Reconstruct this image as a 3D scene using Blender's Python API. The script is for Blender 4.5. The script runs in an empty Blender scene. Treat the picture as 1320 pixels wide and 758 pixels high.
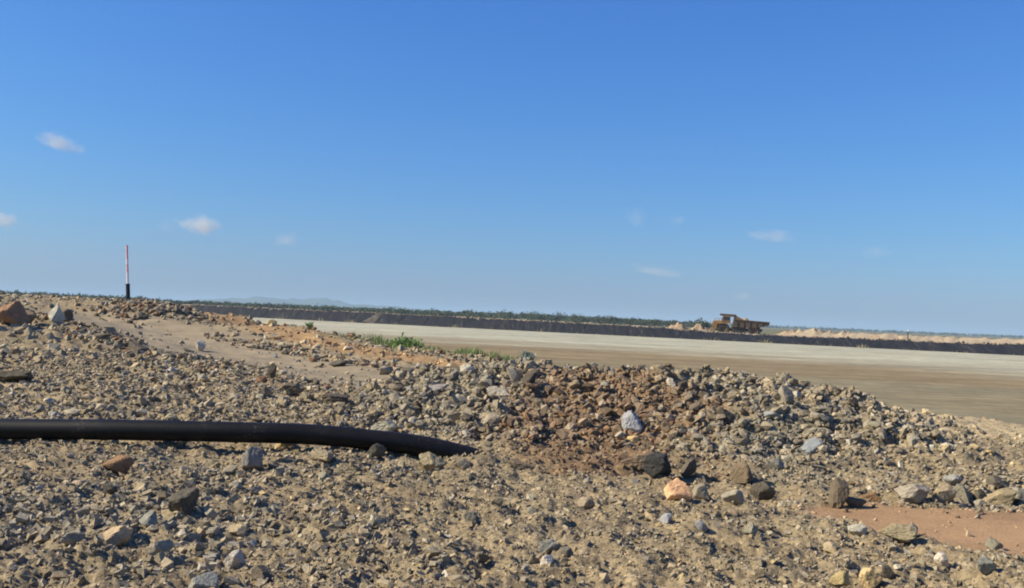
import bpy, bmesh, math, random
import numpy as np
from mathutils import Vector, Matrix

random.seed(7)
RNG = np.random.default_rng(11)
SC = bpy.context.scene
COL = SC.collection
R = math.radians

# ------------------------------------------------------------------ camera
EYE = 1.6
FPX = 1295.0                       # focal length in photograph pixels (photograph 1320 x 758)
ROLL = R(2.34)
PITCH = R(1.28)
cam_d = bpy.data.cameras.new('camera')
cam_d.sensor_width = 36.0
cam_d.lens = 36.0 * FPX / 1320.0
cam_d.clip_start = 0.1
cam_d.clip_end = 40000.0
cam = bpy.data.objects.new('camera', cam_d)
COL.objects.link(cam)
W_ = Vector((0, math.cos(PITCH), math.sin(PITCH)))
U0 = Vector((0, -math.sin(PITCH), math.cos(PITCH)))
X0 = Vector((1, 0, 0))
RT = math.cos(ROLL) * X0 + math.sin(ROLL) * U0
UP = -math.sin(ROLL) * X0 + math.cos(ROLL) * U0
M = Matrix((RT, UP, -W_)).transposed().to_4x4()
M.translation = Vector((0, 0, EYE))
cam.matrix_world = M
SC.camera = cam

# ------------------------------------------------------------------ sky, sun, exposure
SUN_EL = R(36)
SUN_AZ = R(-97)                    # from +Y, clockwise positive: the sun stands to the left
sun_dir = Vector((math.sin(SUN_AZ) * math.cos(SUN_EL), math.cos(SUN_AZ) * math.cos(SUN_EL), math.sin(SUN_EL)))
world = bpy.data.worlds.new('World')
SC.world = world
world.use_nodes = True
wn = world.node_tree
bg = wn.nodes['Background']
sky = wn.nodes.new('ShaderNodeTexSky')
sky.sky_type = 'NISHITA'
sky.sun_disc = False
sky.sun_elevation = SUN_EL
sky.sun_rotation = SUN_AZ
sky.altitude = 0
sky.air_density = 1.3
sky.dust_density = 0.5
sky.ozone_density = 10.0
# the camera's own colour curve for blue sky: one curve per channel, the same over the whole sky
SKY_STRENGTH = 0.10
sep = wn.nodes.new('ShaderNodeSeparateColor'); comb = wn.nodes.new('ShaderNodeCombineColor')
wn.links.new(sky.outputs[0], sep.inputs[0])
for ch, (g_, k_) in enumerate(((1.24, 3.62), (1.08, 3.25), (0.72, 2.44))):
    pw = wn.nodes.new('ShaderNodeMath'); pw.operation = 'POWER'; pw.inputs[1].default_value = g_
    ml = wn.nodes.new('ShaderNodeMath'); ml.operation = 'MULTIPLY'; ml.inputs[1].default_value = k_ * 0.04 ** g_ / 1.414 / SKY_STRENGTH * 0.88
    wn.links.new(sep.outputs[ch], pw.inputs[0]); wn.links.new(pw.outputs[0], ml.inputs[0]); wn.links.new(ml.outputs[0], comb.inputs[ch])
wn.links.new(comb.outputs[0], bg.inputs[0])
bg.inputs[1].default_value = SKY_STRENGTH
sun_l = bpy.data.lights.new('sun', 'SUN')
sun_l.energy = 5.0
sun_l.angle = R(0.5)
sun_l.color = (1.0, 0.90, 0.72)
sun = bpy.data.objects.new('sun', sun_l)
COL.objects.link(sun)
sun.rotation_euler = sun_dir.to_track_quat('Z', 'Y').to_euler()
sun.location = (-30, 5, 30)
vs = SC.view_settings
vs.view_transform = 'Standard'
vs.look = 'None'
vs.exposure = 0.6
vs.gamma = 1.0
vs.use_curve_mapping = False
SC.render.engine = 'CYCLES'
SC.cycles.use_denoising = True
SC.cycles.max_bounces = 10
SC.cycles.diffuse_bounces = 3
SC.cycles.volume_bounces = 8
SC.cycles.transparent_max_bounces = 8
SC.cycles.filter_width = 2.0

# ------------------------------------------------------------------ helpers
def ray(px, py):
    return W_ + (RT * (px - 660) - UP * (py - 379)) / FPX

def P(px, py, d):
    """the point seen at a pixel, d metres ahead"""
    v = ray(px, py)
    return Vector((0, 0, EYE)) + v * (d / v.y)

def G(px, py, z):
    v = ray(px, py)
    return Vector((0, 0, EYE)) + v * ((z - EYE) / v.z)

def hash2(ix, iy, seed):
    h = (ix.astype(np.int64) * 374761393 + iy.astype(np.int64) * 668265263 + seed * 974711 + 1013904223) & 0xFFFFFFFF
    h = ((h ^ (h >> 13)) * 1274126177) & 0xFFFFFFFF
    h = ((h ^ (h >> 16)) * 2246822519) & 0xFFFFFFFF
    h = h ^ (h >> 15)
    return (h & 0xFFFFFF) / float(0xFFFFFF)

def vnoise(x, y, seed=0):
    """gradient noise, about -1..1"""
    x = np.asarray(x, float); y = np.asarray(y, float)
    ix = np.floor(x); iy = np.floor(y)
    fx = x - ix; fy = y - iy
    ux = fx * fx * fx * (fx * (fx * 6 - 15) + 10); uy = fy * fy * fy * (fy * (fy * 6 - 15) + 10)
    def g(ox, oy):
        a = hash2(ix + ox, iy + oy, seed) * 2 * np.pi
        return np.cos(a) * (fx - ox) + np.sin(a) * (fy - oy)
    n0 = g(0, 0) * (1 - ux) + g(1, 0) * ux
    n1 = g(0, 1) * (1 - ux) + g(1, 1) * ux
    return (n0 * (1 - uy) + n1 * uy) * 1.5

def sstep(a, b, x):
    t = np.clip((x - a) / (b - a), 0, 1)
    return t * t * (3 - 2 * t)

def seg_dist(x, y, pts):
    d = np.full(np.shape(x), 1e9)
    for (ax, ay), (bx, by) in zip(pts[:-1], pts[1:]):
        vx, vy = bx - ax, by - ay
        t = np.clip(((x - ax) * vx + (y - ay) * vy) / (vx * vx + vy * vy), 0, 1)
        d = np.minimum(d, np.hypot(x - ax - t * vx, y - ay - t * vy))
    return d

def poly_sd(x, y, pts):
    """signed distance to a polygon, negative inside"""
    d = seg_dist(x, y, pts + [pts[0]])
    inside = np.zeros(np.shape(x), bool)
    n = len(pts)
    for i in range(n):
        (ax, ay), (bx, by) = pts[i], pts[(i + 1) % n]
        c = ((ay > y) != (by > y)) & (x < (bx - ax) * (y - ay) / (by - ay + 1e-12) + ax)
        inside ^= c
    return np.where(inside, -d, d)

def mesh_np(name, verts, faces, mat=None, smooth=False, cols=None):
    """verts (n,3), faces (m,3) or (m,4) arrays"""
    me = bpy.data.meshes.new(name)
    verts = np.asarray(verts, np.float32); faces = np.asarray(faces, np.int32)
    k = faces.shape[1]
    me.vertices.add(len(verts)); me.vertices.foreach_set('co', verts.ravel())
    me.loops.add(faces.size); me.loops.foreach_set('vertex_index', faces.ravel())
    me.polygons.add(len(faces))
    me.polygons.foreach_set('loop_start', np.arange(0, faces.size, k, dtype=np.int32))
    me.polygons.foreach_set('loop_total', np.full(len(faces), k, np.int32))
    me.polygons.foreach_set('use_smooth', np.full(len(faces), bool(smooth)))
    me.update(calc_edges=True)
    if cols is not None:
        a = me.attributes.new('tint', 'FLOAT_COLOR', 'POINT')
        c = np.ones((len(verts), 4), np.float32); c[:, :3] = cols
        a.data.foreach_set('color', c.ravel())
    if mat: me.materials.append(mat)
    return me

def link(name, me, parent=None, label=None, cat=None, group=None, kind=None, loc=None):
    o = bpy.data.objects.new(name, me)
    COL.objects.link(o)
    if parent: o.parent = parent
    if loc is not None: o.location = loc
    if label: o['label'] = label
    if cat: o['category'] = cat
    if group: o['group'] = group
    if kind: o['kind'] = kind
    return o

def bm_mesh(name, bm, mat, smooth=False):
    me = bpy.data.meshes.new(name)
    bm.normal_update(); bm.to_mesh(me); bm.free()
    if smooth:
        me.polygons.foreach_set('use_smooth', np.ones(len(me.polygons), bool))
    me.materials.append(mat)
    return me

# ------------------------------------------------------------------ materials
def new_mat(name):
    m = bpy.data.materials.new(name); m.use_nodes = True
    return m, m.node_tree.nodes, m.node_tree.links, m.node_tree.nodes['Principled BSDF']

def noise_n(nodes, links, scale, detail=4, rough=0.6, vec=None):
    n = nodes.new('ShaderNodeTexNoise')
    n.inputs['Scale'].default_value = scale; n.inputs['Detail'].default_value = detail; n.inputs['Roughness'].default_value = rough
    if vec is not None: links.new(vec, n.inputs['Vector'])
    return n

def ramp_n(nodes, links, src, stops):
    r = nodes.new('ShaderNodeValToRGB')
    e = r.color_ramp.elements
    while len(e) < len(stops): e.new(0.5)
    for el, (p, c) in zip(e, stops):
        el.position = p; el.color = (*c, 1) if len(c) == 3 else c
    links.new(src, r.inputs[0])
    return r

def mix_n(nodes, links, mode, fac, a, b):
    m = nodes.new('ShaderNodeMix'); m.data_type = 'RGBA'; m.blend_type = mode
    for sock, v in ((m.inputs[0], fac), (m.inputs[6], a), (m.inputs[7], b)):
        if hasattr(v, 'links') or hasattr(v, 'is_linked'): links.new(v, sock)
        elif isinstance(v, (int, float)): sock.default_value = v
        else: sock.default_value = (*v, 1)
    return m.outputs[2]

def plain_mat(name, col, rough=0.7, metal=0.0, var=0.25, scale=3.0, bump=0.0, spec=0.3):
    m, n, l, b = new_mat(name)
    tc = n.new('ShaderNodeTexCoord')
    nz = noise_n(n, l, scale, 5, 0.65, tc.outputs['Object'])
    r = ramp_n(n, l, nz.outputs['Fac'], [(0.25, tuple(c * (1 - var) for c in col)), (0.75, tuple(min(1, c * (1 + var)) for c in col))])
    l.new(r.outputs[0], b.inputs['Base Color'])
    b.inputs['Roughness'].default_value = rough; b.inputs['Metallic'].default_value = metal
    b.inputs['Specular IOR Level'].default_value = spec
    if bump:
        bp = n.new('ShaderNodeBump'); bp.inputs['Strength'].default_value = bump; bp.inputs['Distance'].default_value = 0.02
        l.new(nz.outputs['Fac'], bp.inputs['Height']); l.new(bp.outputs[0], b.inputs['Normal'])
    return m

def soil_mat():
    m, n, l, b = new_mat('rubble_soil')
    at = n.new('ShaderNodeAttribute'); at.attribute_name = 'tint'
    gm = n.new('ShaderNodeNewGeometry')
    big = noise_n(n, l, 0.9, 5, 0.6, gm.outputs['Position'])
    fine = noise_n(n, l, 38, 5, 0.7, gm.outputs['Position'])
    vor = n.new('ShaderNodeTexVoronoi'); vor.inputs['Scale'].default_value = 30
    l.new(gm.outputs['Position'], vor.inputs['Vector'])
    hs = n.new('ShaderNodeSeparateColor'); l.new(vor.outputs['Color'], hs.inputs[0])
    speck = ramp_n(n, l, hs.outputs[0], [(0.0, (0.55, 0.53, 0.52)), (0.45, (0.95, 0.93, 0.9)), (0.8, (1.15, 1.13, 1.08)), (1.0, (1.55, 1.5, 1.4))])
    bigr = ramp_n(n, l, big.outputs['Fac'], [(0.3, (0.8, 0.79, 0.78)), (0.7, (1.18, 1.15, 1.1))])
    finer = ramp_n(n, l, fine.outputs['Fac'], [(0.3, (0.7, 0.7, 0.7)), (0.7, (1.25, 1.25, 1.25))])
    c = mix_n(n, l, 'MULTIPLY', 1.0, at.outputs['Color'], bigr.outputs[0])
    sp = n.new('ShaderNodeMath'); sp.operation = 'MULTIPLY'; l.new(at.outputs['Alpha'], sp.inputs[0]); sp.inputs[1].default_value = 0.8
    c = mix_n(n, l, 'MULTIPLY', sp.outputs[0], c, speck.outputs[0])
    c = mix_n(n, l, 'MULTIPLY', 0.8, c, finer.outputs[0])
    l.new(c, b.inputs['Base Color'])
    b.inputs['Roughness'].default_value = 0.95; b.inputs['Specular IOR Level'].default_value = 0.1
    bp = n.new('ShaderNodeBump'); bp.inputs['Strength'].default_value = 0.8; bp.inputs['Distance'].default_value = 0.02
    l.new(fine.outputs['Fac'], bp.inputs['Height']); l.new(bp.outputs[0], b.inputs['Normal'])
    return m

def rock_mat(name, from_attr):
    m, n, l, b = new_mat(name)
    if from_attr:
        at = n.new('ShaderNodeAttribute'); at.attribute_name = 'tint'; base = at.outputs['Color']
    else:
        oi = n.new('ShaderNodeObjectInfo'); base = oi.outputs['Color']
    gm = n.new('ShaderNodeNewGeometry')
    a = noise_n(n, l, 9, 6, 0.7, gm.outputs['Position'])
    f = noise_n(n, l, 55, 4, 0.7, gm.outputs['Position'])
    ar = ramp_n(n, l, a.outputs['Fac'], [(0.28, (0.62, 0.62, 0.64)), (0.5, (1, 1, 1)), (0.72, (1.3, 1.24, 1.12))])
    fr = ramp_n(n, l, f.outputs['Fac'], [(0.3, (0.75, 0.75, 0.75)), (0.7, (1.2, 1.2, 1.2))])
    c = mix_n(n, l, 'MULTIPLY', 1.0, base, ar.outputs[0])
    c = mix_n(n, l, 'MULTIPLY', 0.9, c, fr.outputs[0])
    l.new(c, b.inputs['Base Color'])
    b.inputs['Roughness'].default_value = 0.9; b.inputs['Specular IOR Level'].default_value = 0.15
    bp = n.new('ShaderNodeBump'); bp.inputs['Strength'].default_value = 0.7; bp.inputs['Distance'].default_value = 0.015
    l.new(f.outputs['Fac'], bp.inputs['Height']); l.new(bp.outputs[0], b.inputs['Normal'])
    return m

def tailings_mat():
    m, n, l, b = new_mat('dried_tailings')
    gm = n.new('ShaderNodeNewGeometry')
    at = n.new('ShaderNodeAttribute'); at.attribute_name = 'tint'
    mp = n.new('ShaderNodeMapping'); mp.inputs['Rotation'].default_value = (0, 0, R(32)); mp.inputs['Scale'].default_value = (0.06, 0.28, 1)
    l.new(gm.outputs['Position'], mp.inputs[0])
    a = noise_n(n, l, 1.0, 6, 0.62, mp.outputs[0])
    f = noise_n(n, l, 1.3, 5, 0.7, gm.outputs['Position'])
    ar = ramp_n(n, l, a.outputs['Fac'], [(0.3, (0.66, 0.64, 0.62)), (0.46, (0.95, 0.95, 0.95)), (0.56, (1.05, 1.05, 1.05)), (0.7, (1.36, 1.38, 1.36))])
    fr = ramp_n(n, l, f.outputs['Fac'], [(0.3, (0.88, 0.88, 0.88)), (0.7, (1.1, 1.1, 1.1))])
    c = mix_n(n, l, 'MULTIPLY', 1.0, at.outputs['Color'], ar.outputs[0])
    g = noise_n(n, l, 0.45, 8, 0.8, gm.outputs['Position'])
    gr = ramp_n(n, l, g.outputs['Fac'], [(0.36, (0.78, 0.78, 0.78)), (0.64, (1.2, 1.2, 1.2))])
    c = mix_n(n, l, 'MULTIPLY', 1.0, c, fr.outputs[0])
    c = mix_n(n, l, 'MULTIPLY', 1.0, c, gr.outputs[0])
    l.new(c, b.inputs['Base Color'])
    b.inputs['Roughness'].default_value = 0.95; b.inputs['Specular IOR Level'].default_value = 0.1
    return m

MS = soil_mat()
MR = rock_mat('loose_rock', False)
MG = rock_mat('gravel_stone', True)
MT = tailings_mat()

# ------------------------------------------------------------------ the near terrain: height and soil colour
CP = []          # (X, Y, Z)
def cp(px, py, d): p = P(px, py, d); CP.append((p.x, p.y, p.z))
def cz(px, d, z): CP.append(((px - 660) / FPX * d, d, z))
# gravel in front of the pipe
for px, d in ((-500, 5), (200, 5), (660, 4.5), (1100, 5), (1700, 5), (-300, 8), (100, 8), (400, 8.5), (700, 8.5), (950, 8), (660, 3), (0, 3), (1320, 3), (1050, 6.5), (1320, 6.3)):
    cz(px, d, 0.0)
for px, d, z in ((-400, 11, 0.02), (0, 11, 0.0), (200, 11, -0.01), (330, 11.1, 0.01), (440, 11.2, 0.02), (520, 11.3, 0.0), (570, 11.3, 0.02), (625, 11.35, 0.09), (660, 11.3, 0.10)):
    cz(px, d, z)
# bank behind the pipe, rising to the left
for a in ((-150, 520, 14), (0, 522, 14), (0, 487, 18), (0, 442, 23), (0, 412, 28), (0, 399, 33), (60, 414, 28), (90, 426, 26), (130, 440, 24.5), (180, 455, 23),
          (250, 463, 21), (330, 483, 19), (400, 500, 17.6), (450, 513, 17), (490, 506, 16.6), (150, 500, 16.2), (300, 510, 15.5), (420, 532, 13.5)):
    cp(*a)
for a in ((-300, 14, 0.2), (-300, 30, 1.2), (-300, 60, 1.2), (-300, 100, 1.0), (-700, 30, 1.0), (-700, 80, 1.2), (0, 90, 0.9), (-300, 108, -1), (0, 105, -2.2)):
    cz(*a)
# the track behind that bank
for a in ((480, 494, 21.8), (430, 486, 22.5), (350, 470, 26), (300, 459, 28.5), (250, 445, 33), (190, 432, 38), (130, 420, 42)):
    cp(*a)
# soil strip and berm beyond it
for a in ((300, 424, 48), (380, 436, 40), (450, 450, 34), (540, 464, 29), (620, 478, 26), (280, 411, 60), (340, 419, 52), (400, 427, 46), (460, 437, 42), (520, 451, 39.5), (580, 460, 37.5), (640, 468, 35),
          (200, 394, 48), (160, 396, 47), (60, 391, 60), (0, 390, 60), (222, 395, 48.5), (240, 402, 49), (262, 409, 53), (150, 411, 45), (100, 398, 47), (90, 404, 40), (225, 411, 46)):
    cp(*a)
for a in ((200, 62, 1.0), (200, 85, -2.2), (280, 70, -2.2), (400, 54, -2.2), (520, 47, -2.0), (600, 46, -2.0), (690, 41, -0.40), (760, 43, -0.75), (690, 53, -2.2), (760, 54, -2.2),
          (900, 44, -1.0), (900, 54, -2.2), (1010, 42, -2.2), (1100, 32, -2.2), (1240, 31, -2.2), (1400, 30, -2.2), (1700, 30, -2.2), (660, 21, 0.0), (750, 20, -0.1), (900, 20, -0.3), (1100, 20, -0.4), (1240, 23, -0.6), (1400, 22, -0.8),
          (1600, 10, 0), (1600, 18, -0.2), (2200, 20, -0.5), (2200, 60, -2.2), (660, 100, -3.2), (1320, 100, -3.2), (300, 108, -3.2), (1000, 70, -3)):
    cz(*a)
# the rubble mound
for a in ((520, 493, 16.4), (580, 483, 15.6), (660, 474, 15), (720, 481, 15), (800, 486, 14.6), (880, 490, 14.3), (940, 497, 14.1), (1010, 501, 14), (1060, 509, 14.3), (1110, 517, 15), (1160, 531, 16), (1240, 541, 18), (1320, 561, 18.5),
          (560, 540, 13.2), (670, 535, 13), (680, 597, 11.1), (800, 560, 12.5), (830, 607, 10.7), (900, 560, 12.2), (960, 632, 9.9), (1000, 568, 12), (1060, 560, 12.4), (1150, 590, 11.8), (1250, 590, 12), (1320, 610, 11.5), (1200, 558, 14), (1320, 580, 14)):
    cp(*a)
CLAY = [(2.55, 9.15), (3.2, 9.5), (4.5, 9.55), (5.6, 9.6), (8.0, 9.7), (8.4, 8.2), (6.0, 7.3), (4.9, 7.15), (3.8, 7.5), (2.95, 8.2)]
for a in ((3.2, 8.9), (4.2, 9.0), (5.2, 8.6), (6.5, 8.7), (4.6, 8.0), (5.4, 7.9)):
    CP.append((a[0], a[1], -0.05))
CP = np.array(CP)

def lp(x, y):
    return np.arctan2(x, y), 0.5 * np.log(np.maximum(x * x + y * y, 0.04))
CT, CLN = lp(CP[:, 0], CP[:, 1])
KC = 0.035
_D = np.sqrt((CT[:, None] - CT[None]) ** 2 + (CLN[:, None] - CLN[None]) ** 2 + KC * KC)
_A = np.block([[-_D + np.eye(len(CP)) * 2e-3, np.ones((len(CP), 1))], [np.ones((1, len(CP))), np.zeros((1, 1))]])
_Wt = np.linalg.solve(_A, np.append(CP[:, 2], 0))

def base_h(x, y):
    x = np.asarray(x, float); y = np.asarray(y, float)
    t, r = lp(x, y)
    shp = t.shape; t = t.ravel(); r = r.ravel()
    out = np.empty(len(t))
    for s in range(0, len(t), 40000):
        e = s + 40000
        d = np.sqrt((t[s:e, None] - CT) ** 2 + (r[s:e, None] - CLN) ** 2 + KC * KC)
        out[s:e] = -d @ _Wt[:-1] + _Wt[-1]
    out = out.reshape(shp)
    w = sstep(1.25, 1.9, np.abs(np.arctan2(x, y)))
    return out * (1 - w)

def w2(px, py, d): p = P(px, py, d); return (p.x, p.y)
ROAD = [w2(560, 510, 19.5), w2(480, 496, 21.5), w2(350, 470, 26), w2(250, 446, 33), w2(140, 420, 42)]
PATH = [w2(270, 418, 53), w2(380, 435, 41), w2(460, 450, 34), w2(540, 464, 29.5), w2(640, 478, 26)]
def zones(x, y):
    jit = 0.35 * vnoise(x * 0.8, y * 0.8, 31) + 0.18 * vnoise(x * 2.7, y * 2.7, 32)
    z = {}
    r = np.hypot(x, y)
    z['road'] = 1 - sstep(2.0, 3.2, seg_dist(x, y, ROAD) / (0.6 + r / 45) + jit)
    z['path'] = 1 - sstep(0.75, 1.7, seg_dist(x, y, PATH) + jit)
    z['clay'] = 1 - sstep(-0.06, 0.07, poly_sd(x, y, CLAY) + 0.32 * jit)
    mx = 1 - sstep(0.5, 1.0, np.hypot((x - 1.25) / 1.75, (y - 12.9) / 3.2) + 0.8 * jit)
    z['rust'] = mx
    gx = 1 - sstep(0.5, 1.0, np.hypot((x + 0.6) / 1.4, (y - 14.2) / 2.6) + 0.8 * jit)
    gx = np.maximum(gx, 1 - sstep(0.4, 1.0, np.hypot((x - 2.9) / 1.4, (y - 12.0) / 2.4) + 0.8 * jit))
    gx = np.maximum(gx, 0.8 - 0.8 * sstep(0.3, 1.0, np.hypot((x + 3.2) / 2.4, (y - 7.3) / 1.7) + 0.9 * jit))
    z['grey'] = gx
    z['sand'] = 1 - sstep(0.55, 1.0, np.hypot((x - 8.3) / 4.6, (y - 16.8) / 3.2) + 0.5 * jit)
    z['mound'] = sstep(0.05, 0.24, base_h(x, y)) * (x > -2.2) * (y < 18) * (y > 9)
    z['coarse'] = np.clip(np.exp(-(((x + 3.0) / 1.9) ** 2 + ((y - 7.4) / 1.9) ** 2)) + 0.9 * z['mound'] + 0.75 * sstep(11.6, 13.0, y) * (x < 0.5) + 0.7 * np.exp(-(((x - 4.3) / 2.6) ** 2 + ((y - 10.4) / 1.0) ** 2)) + 0.35 * vnoise(x * 0.55, y * 0.55, 33), 0, 1)
    z['fringe'] = (1 - sstep(0.8, 2.2, seg_dist(x, y, [w2(470, 440, 42), w2(520, 451, 40.5), w2(640, 468, 36.5)]) + 2 * jit))
    return z

PIT = w2(858, 604, 10.85)
def detail_h(x, y, z):
    r = np.hypot(x, y)
    smooth = np.clip(np.maximum.reduce([z['road'] * 0.8, z['path'] * 0.6, z['clay'], z['sand'] * 0.6]), 0, 1)
    amp = (1 - smooth)
    h = 0.05 * vnoise(x * 0.9, y * 0.9, 1) * (1 - z['clay'])
    big = 1 + 1.0 * z['mound'] + 0.5 * (r > 24)
    h += amp * big * (0.055 * vnoise(x * 2.1, y * 2.1, 2) + 0.055 * vnoise(x * 4.7, y * 4.7, 3))
    h += amp * (0.040 * np.abs(vnoise(x * 9.3, y * 9.3, 4)) + 0.022 * vnoise(x * 19, y * 19, 5))
    h += 0.006 * vnoise(x * 41, y * 41, 6) * (1 - 0.9 * z['clay'])
    # far crest lumps
    h += amp * sstep(22, 30, r) * 0.11 * vnoise(x * 1.3, y * 1.3, 8)
    # the hollow under the mound's foot
    h -= 0.45 * np.exp(-(((x - PIT[0]) / 0.42) ** 2 + ((y - PIT[1]) / 0.26) ** 2))
    # ripples in the dried clay
    h += z['clay'] * (0.004 * vnoise(x * 1.2 + 0.3 * y, y * 7.0, 9) + 0.003 * vnoise(x * 5, y * 5, 10))
    return h

def ground_h(x, y):
    x = np.asarray(x, float); y = np.asarray(y, float)
    return base_h(x, y) + detail_h(x, y, zones(x, y))

C_TAN = np.array((0.300, 0.232, 0.135)); C_GREY = np.array((0.236, 0.201, 0.135)); C_ROAD = np.array((0.315, 0.258, 0.168))
C_ORANGE = np.array((0.40, 0.25, 0.115)); C_CLAY = np.array((0.39, 0.245, 0.13)); C_RUST = np.array((0.20, 0.128, 0.072)); C_SAND = np.array((0.46, 0.37, 0.22))

def soil_colour(x, y, z):
    n1 = 0.5 + 0.5 * vnoise(x * 0.45, y * 0.45, 21); n2 = 0.5 + 0.5 * vnoise(x * 1.7, y * 1.7, 22)
    w = np.clip(0.15 + 0.6 * n1 * 0.6 + 0.5 * n2 * 0.6, 0, 1)[:, None]
    c = C_TAN * (1 - w) + C_GREY * w
    def over(c, col, m): return c * (1 - m[:, None]) + col * m[:, None]
    c = over(c, C_GREY * 1.05, 0.7 * z['grey'])
    c = over(c, C_GREY * 0.88, 0.6 * z['mound'])
    c = over(c, C_RUST, 0.8 * z['rust'])
    c = over(c, C_ROAD, 0.9 * z['road'])
    c = over(c, C_ORANGE, 0.7 * z['path'])
    c = over(c, C_SAND, 0.9 * z['sand'])
    c = over(c, np.array((0.10, 0.13, 0.035)), 0.45 * z['fringe'])
    c = over(c, C_CLAY, 0.95 * z['clay'])
    return c

def build_ground():
    az_f = np.linspace(R(-58), R(58), 640)
    az_c = np.linspace(R(58), R(302), 62)[1:-1]
    az = np.concatenate([az_f, az_c])
    r1 = np.exp(np.linspace(math.log(0.4), math.log(4.5), 40))[:-1]
    r2 = np.exp(np.linspace(math.log(4.5), math.log(20), 340))[:-1]
    r3 = np.exp(np.linspace(math.log(20), math.log(112), 170))
    rr = np.concatenate([r1, r2, r3])
    A, Q = np.meshgrid(az, rr)
    x = (np.sin(A) * Q).ravel(); y = (np.cos(A) * Q).ravel()
    z = zones(x, y)
    h = base_h(x, y) + detail_h(x, y, z)
    n, k = len(rr), len(az)
    i = np.arange(n - 1)[:, None] * k; j = np.arange(k)[None]; j2 = (j + 1) % k
    f = np.stack([i + j, i + k + j, i + k + j2, i + j2], -1).reshape(-1, 4)
    f = f[:, ::-1]
    c = soil_colour(x, y, z)
    me = mesh_np('ground', np.stack([x, y, h], 1), f, MS, True, c)
    al = np.clip(1 - np.maximum(z['clay'] * 0.8, z['road'] * 0.6), 0, 1)
    buf = np.ones((len(x), 4), np.float32); buf[:, :3] = c; buf[:, 3] = al
    me.attributes['tint'].data.foreach_set('color', buf.ravel())
    link('ground', me, kind='structure')
build_ground()

# ------------------------------------------------------------------ tailings flat, embankment, plain, hills
EA = Vector((-76, 273)); EB = Vector((87, 171))
EDIR = (EB - EA).normalized(); ENRM = Vector((-EDIR.y, EDIR.x))
if ENRM.y < 0: ENRM = -ENRM
ELEN = (EB - EA).length
def emb(t, off):
    """t metres along the toe from the left end in view, off metres behind it"""
    p = EA + EDIR * t + ENRM * off
    return p.x, p.y
def t_at(px, off):
    """distance along the embankment where a line of sight at this pixel column crosses the given offset"""
    k_ = (px - 660) / FPX
    a = EA + ENRM * off
    return (k_ * a.y - a.x) / (EDIR.x - k_ * EDIR.y)
CREST = [(t_at(p_, 3.0), z_) for p_, z_ in ((200, 1.0), (300, 1.0), (640, .78), (800, .58), (880, .22), (925, -.12), (1000, -.12), (1100, -.05), (1320, .15))]
def crest_z(t):
    t = np.asarray(t, float)
    return np.interp(t, [c[0] for c in CREST], [c[1] for c in CREST]) + 0.16 * vnoise(t * 0.12, t * 0 + 3.3, 51) + 0.13 * vnoise(t * 0.5, t * 0 + 1.3, 52)

def build_tailings():
    xs = np.linspace(-420, 420, 170); ys = np.concatenate([np.linspace(-120, 20, 15)[:-1], np.linspace(20, 480, 200)])
    X, Y = np.meshgrid(xs, ys); x = X.ravel(); y = Y.ravel()
    off = (x - EA.x) * ENRM.x + (y - EA.y) * ENRM.y            # negative in front of the embankment toe
    n = vnoise(x * 0.03, y * 0.06, 61); n2 = vnoise(x * 0.012 + 5, y * 0.05, 62)
    d = -off + 14 * n + 8 * n2
    pale = np.array((0.385, 0.36, 0.25)); brown = np.array((0.232, 0.175, 0.092)); greyc = np.array((0.213, 0.182, 0.106))
    a = sstep(72, 112, d)[:, None]; b = sstep(124, 140, d)[:, None]
    c = pale * (1 - a) + brown * a
    c = c * (1 - b) + greyc * b
    z = -1.5 + 0.02 * vnoise(x * 0.2, y * 0.2, 63)
    # keep the sheet under the embankment only as far as its toe needs
    z = np.where(off > 6, -1.9, z)
    k = len(xs); i = np.arange(len(ys) - 1)[:, None] * k; j = np.arange(k - 1)[None]
    f = np.stack([i + j, i + j + 1, i + k + j + 1, i + k + j], -1).reshape(-1, 4)
    link('tailings_flat', mesh_np('tailings_flat', np.stack([x, y, z], 1), f, MT, True, c), kind='structure')
build_tailings()

def strip(name, ts, prof, mat, smooth=True, parent=None, kind=None, cols=None, jig=0.0, seed=0):
    """sweep (offset, height function) along the embankment"""
    V = []; 
    for off, zf in prof:
        jo = jig * vnoise(ts * 0.6, ts * 0 + off * 1.7, seed) if jig else 0
        p = np.stack([EA.x + EDIR.x * ts + ENRM.x * (off + jo), EA.y + EDIR.y * ts + ENRM.y * (off + jo), zf(ts)], 1)
        V.append(p)
    n, k = len(prof), len(ts)
    V = np.concatenate(V)
    i = np.arange(n - 1)[:, None] * k; j = np.arange(k - 1)[None]
    f = np.stack([i + j, i + j + 1, i + k + j + 1, i + k + j], -1).reshape(-1, 4)
    return link(name, mesh_np(name, V, f, mat, smooth), parent=parent, kind=kind)

M_EARTH = plain_mat('embankment_earth', (0.34, 0.27, 0.18), 0.95, var=0.3, scale=0.35, spec=0.1)
def liner_mat():
    m, n, l, b = new_mat('black_liner')
    tc = n.new('ShaderNodeNewGeometry')
    mp = n.new('ShaderNodeMapping'); mp.inputs['Rotation'].default_value = (0, 0, R(32)); mp.inputs['Scale'].default_value = (1.3, .12, .25); l.new(tc.outputs['Position'], mp.inputs[0])
    a = noise_n(n, l, 1.0, 5, .65, mp.outputs[0])
    r = ramp_n(n, l, a.outputs['Fac'], [(.38, (.012, .013, .016)), (.60, (.024, .024, .026)), (.74, (.085, .075, .058)), (.88, (.17, .14, .10))])
    l.new(r.outputs[0], b.inputs['Base Color']); b.inputs['Roughness'].default_value = .8; b.inputs['Specular IOR Level'].default_value = .15
    return m
M_LINER = liner_mat()
ts = np.arange(-150, ELEN + 110, 0.5)
nz = lambda s, a, f: (lambda t: a * vnoise(t * f, t * 0 + s, int(s * 10)))
T_TRUCK = t_at(1000, 13)
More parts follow.
